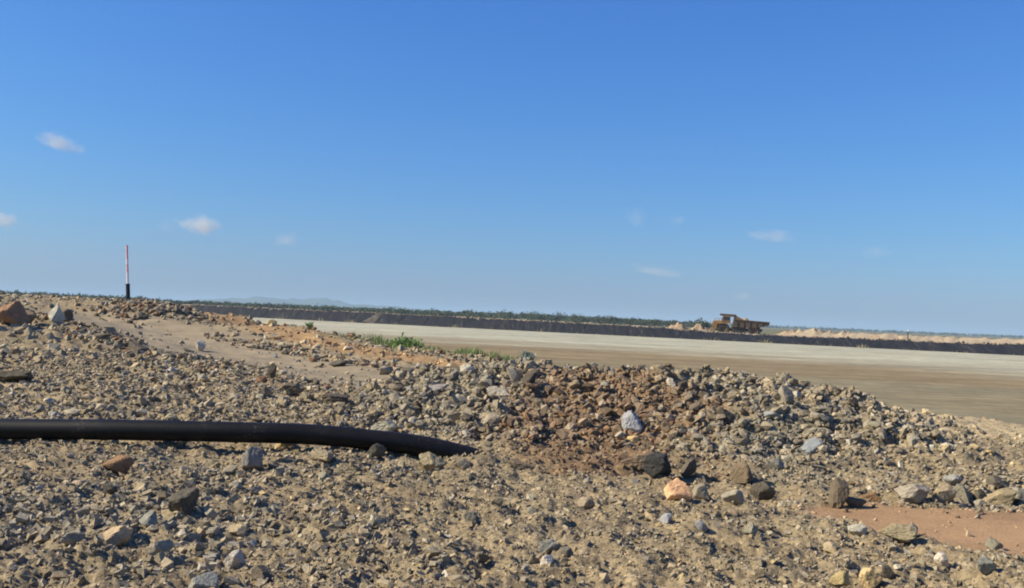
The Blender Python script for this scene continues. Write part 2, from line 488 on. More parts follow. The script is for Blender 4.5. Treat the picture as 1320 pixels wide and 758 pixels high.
def ridge(t, a, s): return sstep(T_TRUCK, T_TRUCK + 7, t) * a * (1 + .35 * vnoise(t * .35, t * 0 + s, 58) + .25 * vnoise(t * 1.1, t * 0 + s, 59))
emb_o = strip('embankment', ts, [(-0.3, lambda t: t * 0 - 1.75), (3.3, lambda t: crest_z(t) - 0.1), (4.6, lambda t: crest_z(t) + 0.08 + nz(2.2, .1, .35)(t)), (6.0, lambda t: crest_z(t) + 0.22 + nz(3.1, .16, .25)(t)),
     (7.6, lambda t: crest_z(t) - 0.1 + nz(3.1, .1, .25)(t)), (9.0, lambda t: crest_z(t) - 0.42), (11.0, lambda t: crest_z(t) - .45 + ridge(t, .35, 1.7)), (13.0, lambda t: crest_z(t) - .45 + ridge(t, 1.5, 2.1)), (15.5, lambda t: crest_z(t) - .45 + ridge(t, 1.35, 2.9)), (19.0, lambda t: crest_z(t) - .45 + ridge(t, .2, 3.3)), (22.0, lambda t: crest_z(t) - 0.45), (32.0, lambda t: t * 0 - 0.9)], M_EARTH, kind='structure', jig=0.3, seed=71)
# the liner in welded sheets, each with its own ripples
k = 0; t0 = -100.0
while t0 < ELEN + 80:
    wd = random.uniform(6.5, 8.5)
    tt = np.arange(t0, t0 + wd + 0.05, 0.35)
    prof = []
    for q in range(7):
        u = q / 6
        prof.append((-0.55 + 3.95 * u - 0.18 * math.sin(u * math.pi), (lambda u, s: (lambda t: (-1.52 + (crest_z(t) + 0.03 + 1.52) * u) + 0.10 * vnoise(t * 0.9 + s, t * 0 + u * 1.5, 77) + 0.05))(u, k * 0.37)))
    strip('liner_sheet', tt, prof, M_LINER, parent=emb_o)
    t0 += wd - 0.12; k += 1

def crest_clods():
    rg = np.random.default_rng(211); V = []; F = []; C = []; b = 0
    v0, f0 = ICO[1]
    for k in range(1500):
        t = rg.uniform(-20, ELEN + 15); off = 3.4 + abs(rg.normal(0, .8)); sz = rg.uniform(.1, .42) * rg.uniform(.4, 1)
        X, Y = emb(t, off); z = float(crest_z(np.array([t]))[0]) + .02 + .1 * (off - 3.4)
        V.append(v0 * sz * rg.uniform(.6, 1.2, 3) * rg.uniform(.8, 1.15, (12, 1)) + np.array([X, Y, z])); F.append(f0 + b); b += 12
        c = np.array([(.06, .05, .04), (.20, .16, .11), (.34, .27, .18)][int(rg.integers(3))]); C.append(np.tile(c, (12, 1)))
    link('crest_clods', mesh_np('crest_clods', np.concatenate(V), np.concatenate(F), MG, False, np.concatenate(C)), label='loose clods along the lip of the black lined embankment', cat='gravel', kind='stuff')
M_PLAIN = plain_mat('scrub_plain', (0.16, 0.145, 0.075), 0.95, var=0.45, scale=0.02, spec=0.1)
def build_plain():
    ts2 = np.concatenate([np.linspace(-9000, -400, 30), np.linspace(-380, 560, 60), np.linspace(600, 9000, 30)])
    offs = [20, 30, 60, 120, 250, 500, 900, 1600, 3000, 6000, 12000, 20000]
    V = []
    for o in offs:
        tsx = ts2 * (1 + o / 6000)
        x = EA.x + EDIR.x * tsx + ENRM.x * o; y = EA.y + EDIR.y * tsx + ENRM.y * o
        z = -0.82 + 0.25 * vnoise(x * 0.01, y * 0.01, 81) * min(1, o / 120)
        V.append(np.stack([x, y, z], 1))
    n, k = len(offs), len(ts2); V = np.concatenate(V)
    i = np.arange(n - 1)[:, None] * k; j = np.arange(k - 1)[None]
    f = np.stack([i + j, i + j + 1, i + k + j + 1, i + k + j], -1).reshape(-1, 4)
    link('plain', mesh_np('plain', V, f, M_PLAIN, True), kind='structure')
build_plain()

M_HILL = plain_mat('wooded_hill', (0.07, 0.085, 0.04), 0.95, var=0.4, scale=0.004, spec=0.05)
def build_hills():
    D = 8500.0
    px = np.linspace(120, 620, 140)
    prof = (10.5 * np.exp(-((px - 418) / 30) ** 2) + 5 * np.exp(-((px - 385) / 30) ** 2) + 9.5 * np.exp(-((px - 342) / 36) ** 2) + 6 * np.exp(-((px - 285) / 45) ** 2) + 4.5 * np.exp(-((px - 520) / 60) ** 2)
            + 4 * np.exp(-((px - 470) / 40) ** 2) + 0.8 * vnoise(px * 0.12, px * 0, 91) + 0.9)
    prof *= np.clip(np.minimum((px - 120) / 60, (620 - px) / 60), 0, 1)
    x = (px - 660) / FPX * D; h = prof / FPX * D
    V = []; secs = [(-900, 0), (-620, .35), (-300, .8), (0, 1), (350, .75), (700, .3), (1000, 0)]
    for dy, s in secs:
        V.append(np.stack([x * (1 + dy / D), np.full_like(x, D + dy), h * s * (1 + 0.15 * vnoise(x * 0.01, x * 0 + dy, 92)) + EYE * s - 1.2], 1))
    n, k = len(secs), len(px); V = np.concatenate(V)
    i = np.arange(n - 1)[:, None] * k; j = np.arange(k - 1)[None]
    f = np.stack([i + j, i + j + 1, i + k + j + 1, i + k + j], -1).reshape(-1, 4)
    link('hills', mesh_np('hills', V, f, M_HILL, True), kind='structure')
build_hills()

# ------------------------------------------------------------------ rocks
def ico(sub):
    bm = bmesh.new(); bmesh.ops.create_icosphere(bm, subdivisions=sub, radius=1)
    v = np.array([p.co[:] for p in bm.verts]); f = np.array([[q.index for q in p.verts] for p in bm.faces])
    bm.free()
    return v / np.linalg.norm(v, axis=1)[:, None], f
ICO = {s: ico(s) for s in (1, 2, 3, 4)}

def rock_shape(sub, seed, planes=9, lo=0.55, rough=0.05):
    planes += 5; lo *= 0.8
    rg = np.random.default_rng(seed)
    v, f = ICO[sub]
    n = rg.normal(size=(planes, 3)); n /= np.linalg.norm(n, axis=1)[:, None]
    h = rg.uniform(lo, 0.82, planes)
    dot = v @ n.T
    r = np.where(dot > 0.05, h / np.maximum(dot, 0.05), 9).min(1)
    r = np.minimum(r, 1.3)
    r = r * (1 + rough * (vnoise(v[:, 0] * 3 + seed % 97, v[:, 1] * 3 + v[:, 2] * 2.3, seed % 1000) + 0.6 * vnoise(v[:, 1] * 7 + seed % 89, v[:, 2] * 7 + v[:, 0] * 5, seed % 1000 + 3)))
    return v * r[:, None], f

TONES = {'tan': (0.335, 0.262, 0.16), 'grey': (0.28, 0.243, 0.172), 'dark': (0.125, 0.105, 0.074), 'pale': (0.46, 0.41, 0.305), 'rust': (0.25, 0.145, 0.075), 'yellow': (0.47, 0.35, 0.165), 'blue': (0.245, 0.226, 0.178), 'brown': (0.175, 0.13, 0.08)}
def tone_col(t, rg=random):
    k = rg.uniform(0.82, 1.2); c = TONES[t]
    return (c[0] * k * rg.uniform(.95, 1.05), c[1] * k, c[2] * k * rg.uniform(.93, 1.07), 1)

def hit(px, py):
    v = np.array(ray(px, py)[:]); d = np.exp(np.linspace(math.log(4), math.log(100), 1500))
    p = np.array([0, 0, EYE]) + v * (d / v[1])[:, None]
    below = p[:, 2] < ground_h(p[:, 0], p[:, 1])
    i = int(np.argmax(below)) if below.any() else len(d) - 1
    return Vector(p[i])

# heroes: name, base px, base py, width px, height px, tone, label, depth ratio, yaw/tilt seed, extra
HERO = [
 (70, 415, 26, 33, 'pale', 'pale pointed boulder standing upright on the left crest', 'spire'),
 (84, 416, 18, 26, 'dark', 'dark upright stone leaning on the pale pointed boulder on the left crest', None),
 (13, 417, 54, 36, 'rust', 'reddish brown boulder at the left edge on the crest', None),
 (33, 416, 26, 22, 'brown', 'brown rounded boulder between the left edge and the pale pointed boulder', None),
 (10, 492, 66, 20, 'dark', 'dark low slab standing in for a shadow at the left edge above the black pipe', None),  # dark slab added in place of a flat shadow on the ground
 (178, 456, 36, 18, 'dark', 'dark flat boulder on the bank where the track begins', None),
 (132, 438, 22, 13, 'dark', 'dark stone on the bank just right of the pale pointed boulder', None),
 (258, 452, 14, 17, 'pale', 'small pale upright stone on the bank beside the track', None),
 (350, 488, 15, 25, 'dark', 'narrow dark stone standing upright beside the track', None),
 (372, 507, 40, 18, 'dark', 'long dark stone on the bank left of the dip below the track', None),
 (432, 521, 42, 21, 'dark', 'large dark stone at the dip in the bank above the pipe', None),
 (395, 517, 26, 18, 'tan', 'tan stone between two dark stones on the bank above the pipe', None),
 (498, 557, 46, 19, 'pale', 'pale flat slab wedged behind the black pipe', None),
 (484, 590, 30, 22, 'dark', 'dark stone tucked under the bend of the black pipe', None),
 (524, 588, 13, 14, 'pale', 'tiny whitish stone directly under the bend of the black pipe', None),
 (556, 606, 42, 30, 'tan', 'tan angular stone in front of the buried end of the pipe', None),
 (596, 604, 30, 18, 'tan', 'low tan stone at the tip where the pipe is buried', None),
 (366, 577, 34, 16, 'yellow', 'ochre stone resting against the front of the black pipe', None),
 (418, 598, 42, 20, 'tan', 'flat tan slab in front of the pipe, left of its bend', None),
 (322, 603, 36, 34, 'blue', 'rounded blue grey stone in front of the black pipe', None),
 (150, 606, 40, 22, 'rust', 'orange brown stone in the gravel below the left half of the pipe', None),
 (232, 663, 50, 38, 'dark', 'large dark grey boulder casting a long shadow in the left foreground', None),
 (148, 702, 46, 32, 'tan', 'tan boulder with dark hollow beside it in the left foreground', None),
 (296, 733, 36, 28, 'pale', 'pale grey stone in the bottom left gravel', None),
 (262, 760, 42, 22, 'blue', 'blue grey stone cut by the bottom edge of the photograph', None),
 (205, 716, 30, 24, 'grey', 'grey stone between tan boulder and pale grey stone', None),
 (95, 700, 34, 18, 'grey', 'flat grey stone in the bottom left corner gravel', None),
 (335, 748, 40, 26, 'dark', 'dark stone near the bottom edge left of centre', None),
 (672, 606, 38, 17, 'brown', 'dark brown flat stone just right of the buried pipe end', None),
 (756, 655, 24, 19, 'tan', 'small tan pyramid shaped stone in the middle foreground', None),
 (605, 675, 22, 20, 'grey', 'small grey stone left of the tan pyramid shaped stone', None),
 (707, 713, 30, 22, 'blue', 'blue grey stone near the bottom in the centre', None),
 (730, 718, 22, 18, 'dark', 'dark stone touching the blue grey stone near the bottom centre', None),
 (480, 678, 20, 18, 'pale', 'small pale stone alone in the brown gravel left of centre', None),
 (873, 645, 42, 34, 'orange', 'bright orange pink stone at the foot of the rubble mound', None),
 (850, 613, 46, 34, 'black', 'large boulder coloured black for the shade of the hollow above the orange stone', None),  # its black tone paints the shade inside the hollow
 (824, 605, 52, 26, 'brown', 'brown boulder left of the hollow at the foot of the mound', None),
 (888, 618, 24, 34, 'dark', 'dark upright block right of the hollow at the mound foot', None),
 (811, 558, 36, 34, 'bluepale', 'pale blue grey slab leaning on the rust coloured face of the mound', 'lean'),
 (817, 572, 18, 14, 'yellow', 'small ochre stone just below the pale blue grey slab', None),
 (1045, 587, 38, 27, 'bluepale', 'smooth blue grey stone on the right shoulder of the mound', None),
 (905, 644, 26, 24, 'grey', 'grey stone right beside the orange pink stone', None),
 (945, 650, 34, 24, 'grey', 'grey boulder in the toe of the mound, second from the orange stone', None),
 (958, 622, 34, 34, 'brown', 'brown boulder above the toe of the mound right of the hollow', None),
 (980, 646, 40, 30, 'dark', 'dark broad boulder in the toe of the mound', None),
 (1000, 605, 30, 22, 'grey', 'grey stone on the mound face above the dark broad boulder', None),
 (1085, 655, 30, 46, 'brown', 'tall brownish boulder standing at the left tip of the clay patch', None),
 (1103, 654, 32, 18, 'dark', 'dark low stone at the foot of the tall boulder by the clay', None),
 (1125, 648, 34, 18, 'rust', 'rusty flat stone behind the left end of the clay patch', None),
 (1180, 645, 46, 27, 'grey', 'wide grey block at the back edge of the clay patch', None),
 (1215, 648, 40, 32, 'tan', 'tan block at the back edge of the clay patch', None),
 (1243, 648, 26, 32, 'grey', 'upright grey block in the row behind the clay patch', None),
 (1262, 648, 20, 22, 'dark', 'narrow dark stone in the row behind the clay patch', None),
 (1292, 651, 44, 26, 'tan', 'long tan block in the row behind the clay patch near the right edge', None),
 (1318, 650, 24, 30, 'grey', 'grey block cut by the right edge behind the clay patch', None),
 (1282, 630, 26, 20, 'dark', 'dark stone perched behind the long tan block at right', None),
 (1230, 625, 28, 24, 'blue', 'blue grey stone perched behind the upright grey block', None),
 (1158, 699, 44, 28, 'tan', 'tan boulder at the front edge of the clay patch', None),
 (1178, 696, 16, 26, 'grey', 'grey upright stone against the tan boulder in front of the clay', None),
 (1104, 692, 34, 20, 'pale', 'pale stone on the gravel in front of the clay patch', None),
 (1215, 728, 22, 22, 'pale', 'pale stone below the clay patch near the right', None),
 (1282, 709, 24, 22, 'grey', 'grey stone at the front edge of the clay near the right edge', None),
 (1275, 735, 40, 24, 'blue', 'blue grey stone in the bottom right corner gravel', None),
 (1081, 756, 36, 22, 'yellow', 'yellow block at the bottom edge right of centre', None),
 (1122, 760, 42, 34, 'yellow', 'larger yellowish block at the bottom edge beside a smaller yellow one', None),
 (1145, 745, 20, 24, 'dark', 'dark stone behind the larger yellowish block at the bottom edge', None),
 (905, 684, 20, 16, 'bluepale', 'small whitish grey stone in the gravel below the orange stone', None),
 (860, 674, 22, 14, 'bluepale', 'small bluish flat stone left of the whitish grey stone', None),
 (968, 690, 22, 22, 'grey', 'grey stone in the gravel right of the whitish grey stone', None),
 (664, 494, 24, 26, 'grey', 'grey rock on the peak of the mound crest', None),
 (682, 499, 20, 30, 'dark', 'dark rock just right of the peak of the mound crest', None),
 (645, 512, 40, 16, 'pale', 'pale slab on the mound face below the crest peak', None),
 (560, 505, 40, 13, 'pale', 'pale flat slab at the left end of the mound crest', None),
 (866, 502, 15, 18, 'pale', 'pale jagged rock on the mound crest right of centre', None),
 (880, 506, 16, 22, 'dark', 'dark jagged rock on the mound crest right of centre', None),
 (1014, 522, 24, 32, 'grey', 'upright grey rock on the right part of the mound crest', None),
 (995, 540, 30, 16, 'bluepale', 'flat blue grey rock below the upright grey rock on the crest', None),
 (1100, 524, 18, 16, 'brown', 'brown rock at the right end of the mound crest', None),
 (1062, 545, 34, 18, 'grey', 'broad grey rock on the right slope of the mound', None),
 (935, 545, 28, 24, 'dark', 'dark rock on the mound face between crest and shoulder', None),
 (1268, 560, 14, 8, 'dark', 'small dark stone alone on the sandy slope at right', None),
 (350, 420, 15, 10, 'yellow', 'ochre stone on the berm edge above the orange strip', None),
 (440, 472, 30, 13, 'dark', 'dark clod in the middle of the stone row along the track', None),
 (500, 483, 24, 16, 'grey', 'grey clod at the near end of the stone row along the track', None),
 (525, 484, 20, 17, 'tan', 'tan stone at the near end of the stone row along the track', None),
]
TONES['black'] = (0.05, 0.046, 0.04); TONES['orange'] = (0.72, 0.43, 0.22); TONES['bluepale'] = (0.275, 0.275, 0.255)  # black: shade of the hollow put into the rock colour
n_rock = 0
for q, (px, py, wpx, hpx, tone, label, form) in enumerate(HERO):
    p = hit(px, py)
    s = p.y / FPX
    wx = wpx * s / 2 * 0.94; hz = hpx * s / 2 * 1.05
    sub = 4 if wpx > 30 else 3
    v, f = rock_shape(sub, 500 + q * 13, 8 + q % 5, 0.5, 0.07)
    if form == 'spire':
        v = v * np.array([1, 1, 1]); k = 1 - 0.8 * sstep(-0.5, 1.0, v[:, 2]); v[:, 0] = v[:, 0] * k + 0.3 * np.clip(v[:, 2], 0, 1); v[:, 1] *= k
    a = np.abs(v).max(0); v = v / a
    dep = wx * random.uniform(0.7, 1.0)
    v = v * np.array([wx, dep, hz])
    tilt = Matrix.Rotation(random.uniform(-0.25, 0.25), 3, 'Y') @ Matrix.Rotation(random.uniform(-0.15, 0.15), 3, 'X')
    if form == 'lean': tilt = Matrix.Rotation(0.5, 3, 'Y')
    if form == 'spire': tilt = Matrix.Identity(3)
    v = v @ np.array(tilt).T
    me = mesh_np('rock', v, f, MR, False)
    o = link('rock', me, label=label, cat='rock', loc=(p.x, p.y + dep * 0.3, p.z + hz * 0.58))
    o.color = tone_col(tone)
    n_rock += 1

crest_clods()
# shared shapes for the rest
SHAPES = []
for q in range(28):
    v, f = rock_shape(3, 2000 + q * 7, 7 + q % 6, 0.45, 0.06)
    v = v / np.abs(v).max(0) * np.array([1, random.uniform(.65, 1), random.uniform(.5, .85)])
    SHAPES.append(mesh_np('rock', v, f, MR, False))

def zone_tone(z, i, u):
    if z['rust'][i] * 0.92 > (u * 7.31) % 1: t = [('rust', .30), ('brown', .60), ('tan', .74), ('grey', .90), ('dark', 1.0)]
    elif z['grey'][i] > (u * 5.17) % 1: t = [('grey', .46), ('dark', .62), ('blue', .76), ('tan', .92), ('pale', 1.0)]
    elif z['path'][i] > 0.4: t = [('rust', .3), ('tan', .7), ('brown', .9), ('pale', 1.0)]
    else: t = [('grey', .30), ('tan', .66), ('dark', .72), ('pale', .86), ('brown', .91), ('blue', .96), ('yellow', 1.0)]
    for n_, c in t:
        if u <= c: return n_
    return t[-1][0]

def scatter(n, r0, r1, az, k_min, power, cap, seed, keep):
    rg = np.random.default_rng(seed)
    t = rg.uniform(-az, az, n); r = np.exp(rg.uniform(math.log(r0), math.log(r1), n))
    x = np.sin(t) * r; y = np.cos(t) * r
    s = r * k_min * rg.uniform(0, 1, n) ** (-1 / power)
    s = np.minimum(s, cap * rg.uniform(0.7, 1.0, n))
    z = zones(x, y)
    s = s * (0.60 + 0.52 * z['coarse'])
    ok = rg.uniform(0, 1, n) < keep(x, y, r, z)
    idx = np.nonzero(ok)[0]
    zz = {k_: v_[idx] for k_, v_ in z.items()}
    return x[idx], y[idx], s[idx], zz, rg

def keep_rock(x, y, r, z):
    k = 0.55 + 0.35 * z['mound'] + 0.3 * (r > 12) * (x < 0)
    k = k * (1 - z['clay']) * (1 - 0.97 * z['road']) * (1 - 0.85 * z['path']) * (1 - 0.85 * z['sand'])
    return k * (base_h(x, y) > -0.8)

TONE_WORD = {'tan': 'tan', 'grey': 'grey', 'dark': 'dark', 'pale': 'pale', 'rust': 'rust coloured', 'brown': 'brown', 'blue': 'cool grey', 'yellow': 'ochre'}
x, y, s, z, rg = scatter(1500, 5.6, 30, R(26), 0.0042, 2.9, 0.115, 77, keep_rock)
h = ground_h(x, y)
# drop those the bank and the mound hide, and those out of frame
order = np.argsort(-(s / np.hypot(x, y)))
count = 0
def pix(p):
    d = Vector(p) - Vector((0, 0, EYE)); w = d.dot(W_)
    return 660 + FPX * d.dot(RT) / w, 379 - FPX * d.dot(UP) / w
chosen = []
for i in order:
    p = Vector((x[i], y[i], h[i] + s[i] * 0.35))
    u_, v_ = pix(p)
    if not (5 < u_ < 1315 and v_ < 752): continue
    f_ = np.linspace(0.4, 0.97, 60)
    lx = p.x * f_; ly = p.y * f_; lz = EYE + (p.z + s[i] * .3 - EYE) * f_
    if (lz < base_h(lx, ly) - 0.02).any(): continue
    if any(abs(u_ - q_[0]) < 6 + .6 * q_[2] and q_[1] - q_[3] - 14 < v_ < q_[1] + 8 for q_ in HERO): continue
    chosen.append(i)
    if len(chosen) >= 300 - n_rock - 2: break
LANDMARK = [(72, 400, 'pale pointed boulder'), (20, 402, 'boulders at the left crest end'), (10, 485, 'shadow slab at the left edge'), (178, 450, 'dark flat boulder by the track'), (350, 478, 'narrow upright dark stone'),
 (432, 512, 'large dark stone above the pipe'), (498, 550, 'pale slab behind the pipe'), (556, 595, 'tan stone at the buried pipe end'), (322, 590, 'rounded blue grey stone'), (232, 648, 'large dark grey boulder'), (148, 690, 'tan boulder at lower left'),
 (150, 598, 'orange brown stone'), (672, 600, 'dark brown flat stone'), (756, 647, 'tan pyramid shaped stone'), (707, 703, 'blue grey stone near bottom centre'), (480, 670, 'small pale stone left of centre'), (873, 630, 'orange pink stone'),
 (850, 598, 'shade-black boulder in the hollow'), (811, 545, 'pale slab on the mound face'), (1045, 575, 'smooth blue grey stone'), (980, 634, 'dark broad boulder'), (1085, 635, 'tall boulder by the clay'), (1215, 635, 'tan block behind the clay'),
 (1292, 640, 'long tan block behind the clay'), (1158, 687, 'tan boulder before the clay'), (1081, 747, 'yellow block'), (1275, 725, 'blue grey stone at bottom right'), (905, 676, 'small whitish grey stone'), (672, 482, 'rocks on the mound peak'),
 (873, 493, 'jagged mound crest rocks'), (1014, 508, 'upright rock on the right crest'), (296, 720, 'pale grey stone at bottom left'), (605, 667, 'small grey mid foreground stone'), (935, 535, 'dark rock on the mound face')]
def where_is(u_, v_):
    a_ = min(LANDMARK, key=lambda q: (q[0] - u_) ** 2 + (q[1] - v_) ** 2)
    dx, dy = u_ - a_[0], v_ - a_[1]; dist = math.hypot(dx, dy)
    hw = 'left' if dx < 0 else 'right'; vw = 'above' if dy < 0 else 'below'
    if abs(dy) < 0.45 * abs(dx): w_ = f'to the {hw} of'
    elif abs(dx) < 0.45 * abs(dy): w_ = vw
    else: w_ = f'{vw} and {hw} of'
    return ('just ' if dist < 32 else 'well ' if dist > 85 else '') + w_ + ' the ' + a_[2]
used = {}
for i in chosen:
    tone = zone_tone({k_: v_ for k_, v_ in z.items()}, i, rg.uniform())
    X, Y = float(x[i]), float(y[i])
    if z['mound'][i] > 0.5:
        if X < 3.6: where, grp = 'on the face of the central rubble mound', 'stones on the rubble mound'
        else: where, grp = 'on the right shoulder of the rubble mound', 'stones on the right shoulder'
    elif Y > 11.6 and X < 0: where, grp = 'on the rubble bank behind the black pipe', 'stones on the bank behind the pipe'
    elif X > 2.2 and Y > 7.0: where, grp = 'on the gravel around the orange clay patch', 'stones around the clay patch'
    elif X < -0.3: where, grp = 'in the gravel in front of the black pipe', 'stones in front of the pipe'
    else: where, grp = 'in the gravel before the rubble mound', 'stones before the mound'
    if Y > 19 and X < 0: where, grp = 'on the crest and track side at far left', 'stones beside the track'
    u_, v_ = pix((X, Y, h[i]))
    spx = s[i] / Y * FPX * 2
    size = 'small ' if spx < 11 else 'large ' if spx > 19 else ''
    lab = f'{size}{TONE_WORD[tone]} angular stone {where_is(u_, v_)}'
    o = link('rock', SHAPES[int(rg.integers(len(SHAPES)))], label=lab, cat='rock', group=f'{TONE_WORD[tone]} {grp}',
             loc=(X, Y, float(h[i] + s[i] * 0.28)))
    o.scale = (s[i] * rg.uniform(.85, 1.2), s[i] * rg.uniform(.85, 1.2), s[i] * rg.uniform(.8, 1.2))
    o.rotation_euler = (rg.uniform(-.5, .5), rg.uniform(-.5, .5), rg.uniform(0, 6.28))
    o.color = tone_col(tone)

byl = {}
for o in COL.objects:
    if o.get('category') == 'rock': byl.setdefault(o['label'], []).append(o)
for lab, os_ in byl.items():
    if len(os_) > 1:
        os_.sort(key=lambda o: pix(o.location)[0])
        words_ = ['left hand'] + (['middle'] if len(os_) == 3 else ['second', 'third'] if len(os_) == 4 else []) + ['right hand']
        for o, w_ in zip(os_, words_): o['label'] = w_ + ' ' + lab
for o in COL.objects:
    if o.get('category') == 'rock' and len(o['label'].split()) > 16: o['label'] = o['label'].replace('angular ', '').replace('left hand', 'left').replace('right hand', 'right')

# ------------------------------------------------------------------ gravel nobody could count
def gravel(name, n, r0, r1, az, k_min, power, cap, seed, keep, label, sink=0.4, fine=True):
    x, y, s, z, rg = scatter(n, r0, r1, az, k_min, power, cap, seed, keep)
    h = ground_h(x, y); m = len(x)
    if fine:
        cube = np.array([(a_, b_, c_) for c_ in (-1, 1) for a_, b_ in ((-1, -1), (1, -1), (1, 1), (-1, 1))], float)
        vs_ = np.stack([(cube * .68 + rg.uniform(-.38, .38, (8, 3))) * np.array([1, rg.uniform(.55, 1), rg.uniform(.45, .9)]) for q in range(60)])
        fc = np.array([[0, 3, 2, 1], [4, 5, 6, 7], [0, 1, 5, 4], [1, 2, 6, 5], [2, 3, 7, 6], [3, 0, 4, 7]])
    else:
        vs_ = np.stack([rock_shape(1, 9000 + q, 7, 0.5, 0.0)[0] * np.array([1, random.uniform(.6, 1), random.uniform(.45, .85)]) * 1.2 for q in range(40)])
        fc = ICO[1][1]
    nv = vs_.shape[1]
    var = rg.integers(0, len(vs_), m)
    v = vs_[var] * (s * rg.uniform(.85, 1.2, m))[:, None, None]
    a, b, c = rg.uniform(0, 6.283, m), rg.normal(0, .45, m), rg.normal(0, .45, m)
    ca, sa, cb, sb, cc, sc_ = np.cos(a), np.sin(a), np.cos(b), np.sin(b), np.cos(c), np.sin(c)
    Rz = np.zeros((m, 3, 3)); Rz[:, 0, 0] = ca; Rz[:, 0, 1] = -sa; Rz[:, 1, 0] = sa; Rz[:, 1, 1] = ca; Rz[:, 2, 2] = 1
    Ry = np.zeros((m, 3, 3)); Ry[:, 0, 0] = cb; Ry[:, 0, 2] = sb; Ry[:, 2, 0] = -sb; Ry[:, 2, 2] = cb; Ry[:, 1, 1] = 1
    Rx = np.zeros((m, 3, 3)); Rx[:, 1, 1] = cc; Rx[:, 1, 2] = -sc_; Rx[:, 2, 1] = sc_; Rx[:, 2, 2] = cc; Rx[:, 0, 0] = 1
    Rm = Rx @ Ry @ Rz
    v = np.einsum('mij,mkj->mki', Rm, v)
    v += np.stack([x, y, h + s * sink * rg.uniform(-.3, 1.0, m)], 1)[:, None, :]
    f = fc[None] + (np.arange(m) * nv)[:, None, None]
    u = rg.uniform(0, 1, m)
    cols = np.array([TONES[zone_tone(z, i, u[i])] for i in range(m)])
    loc = soil_colour(x, y, z)
    mixw = np.clip(rg.normal(0.52, 0.2, m), 0, 0.9)[:, None]
    cols = (cols * (1 - mixw) + loc * 1.15 * mixw) * np.exp(rg.normal(0, .16, m))[:, None]
    me = mesh_np(name, v.reshape(-1, 3), f.reshape(-1, fc.shape[1]), MG, False, np.repeat(cols, nv, 0))
    link(name, me, label=label, cat='gravel', kind='stuff')

def keep_gravel(x, y, r, z):
    k = 0.8 + 0.2 * z['mound']
    k = k * (1 - 0.95 * z['clay']) * (1 - 0.95 * z['road']) * (1 - 0.6 * z['path']) * (1 - 0.96 * z['sand'])
    patch = 0.48 + 0.52 * sstep(-0.2, 0.4, vnoise(x * 0.9, y * 0.9, 41) + 0.5 * vnoise(x * 2.6, y * 2.6, 42) + 0.35 * z['coarse'])
    return k * patch * (base_h(x, y) > -1.0)
gravel('gravel', 150000, 5.0, 24, R(31), 0.00115, 1.8, 0.052, 101, keep_gravel, 'loose grey and tan gravel covering the foreground')
gravel('rubble', 11000, 9.0, 24, R(31), 0.0026, 2.4, 0.11, 102, lambda x, y, r, z: keep_gravel(x, y, r, z) * (0.35 + 0.65 * z['mound'] + 0.3 * (x < -1)), 'broken rubble heaped on the mound and bank', fine=False)
gravel('mound_rubble', 17000, 9.5, 17.5, R(24), 0.0024, 2.3, 0.10, 104, lambda x, y, r, z: np.clip(z['mound'] * 1.1, 0, 1) * (1 - z['sand']) * (x < 6.2), 'tightly packed broken rock of the central rubble mound', fine=False)
gravel('track_side_gravel', 20000, 22, 62, R(29), 0.0013, 1.7, 0.16, 103, keep_gravel, 'scattered small stones and clods beside the track', 0.2)

# clods in a row along the far side of the track, and the stony outer edge of the soil strip
def clod_row(pts, n, smin, smax, wid, seed, label, grp):
    rg = np.random.default_rng(seed); seg = [(Vector(a), Vector(b)) for a, b in zip(pts[:-1], pts[1:])]
    V = []; F = []; Cc = []; base = 0
    for i in range(n):
        a, b = seg[int(rg.integers(len(seg)))]; p = a.lerp(b, float(rg.uniform()))
        X = p.x + rg.normal(0, wid); Y = p.y + rg.normal(0, wid * 1.2); s_ = float(rg.uniform(smin, smax) * rg.uniform(.5, 1))
        v, f = rock_shape(1, int(rg.integers(1e6)), 7, .5, 0)
        hh = float(ground_h(np.array([X]), np.array([Y]))[0])
        V.append(v * s_ * np.array([1, 1, .8]) + np.array([X, Y, hh + .25 * s_])); F.append(f + base); base += 12
        t = ['rust', 'tan', 'brown', 'dark', 'grey', 'tan'][int(rg.integers(6))]
        Cc.append(np.tile(np.array(tone_col(t)[:3]), (12, 1)))
    link(grp, mesh_np(grp, np.concatenate(V), np.concatenate(F), MG, False, np.concatenate(Cc)), label=label, cat='gravel', kind='stuff')
clod_row([w2(270, 428, 40), w2(350, 446, 34), w2(430, 466, 28.5), w2(520, 482, 25)], 420, .05, .2, .35, 201, 'row of earth clods along the far side of the track', 'clod_row')
clod_row([w2(285, 412, 58), w2(400, 428, 45.5), w2(520, 453, 38.5), w2(640, 469, 34.6)], 380, .06, .24, .4, 202, 'stony rim between soil strip and tailings flat', 'stony_rim')
clod_row([w2(-20, 398, 31), w2(60, 413, 28), w2(130, 438, 24.6), w2(180, 454, 23), w2(250, 462, 21), w2(330, 482, 19), w2(440, 511, 17)], 700, .04, .15, .42, 204, 'broken clods and stones along the top of the left bank', 'bank_top_rubble')
clod_row([w2(160, 394, 47), w2(200, 394, 47.5), w2(226, 397, 48)], 620, .08, .30, .9, 203, 'dark stony heap on the far left crest below the marker pole', 'stony_heap')

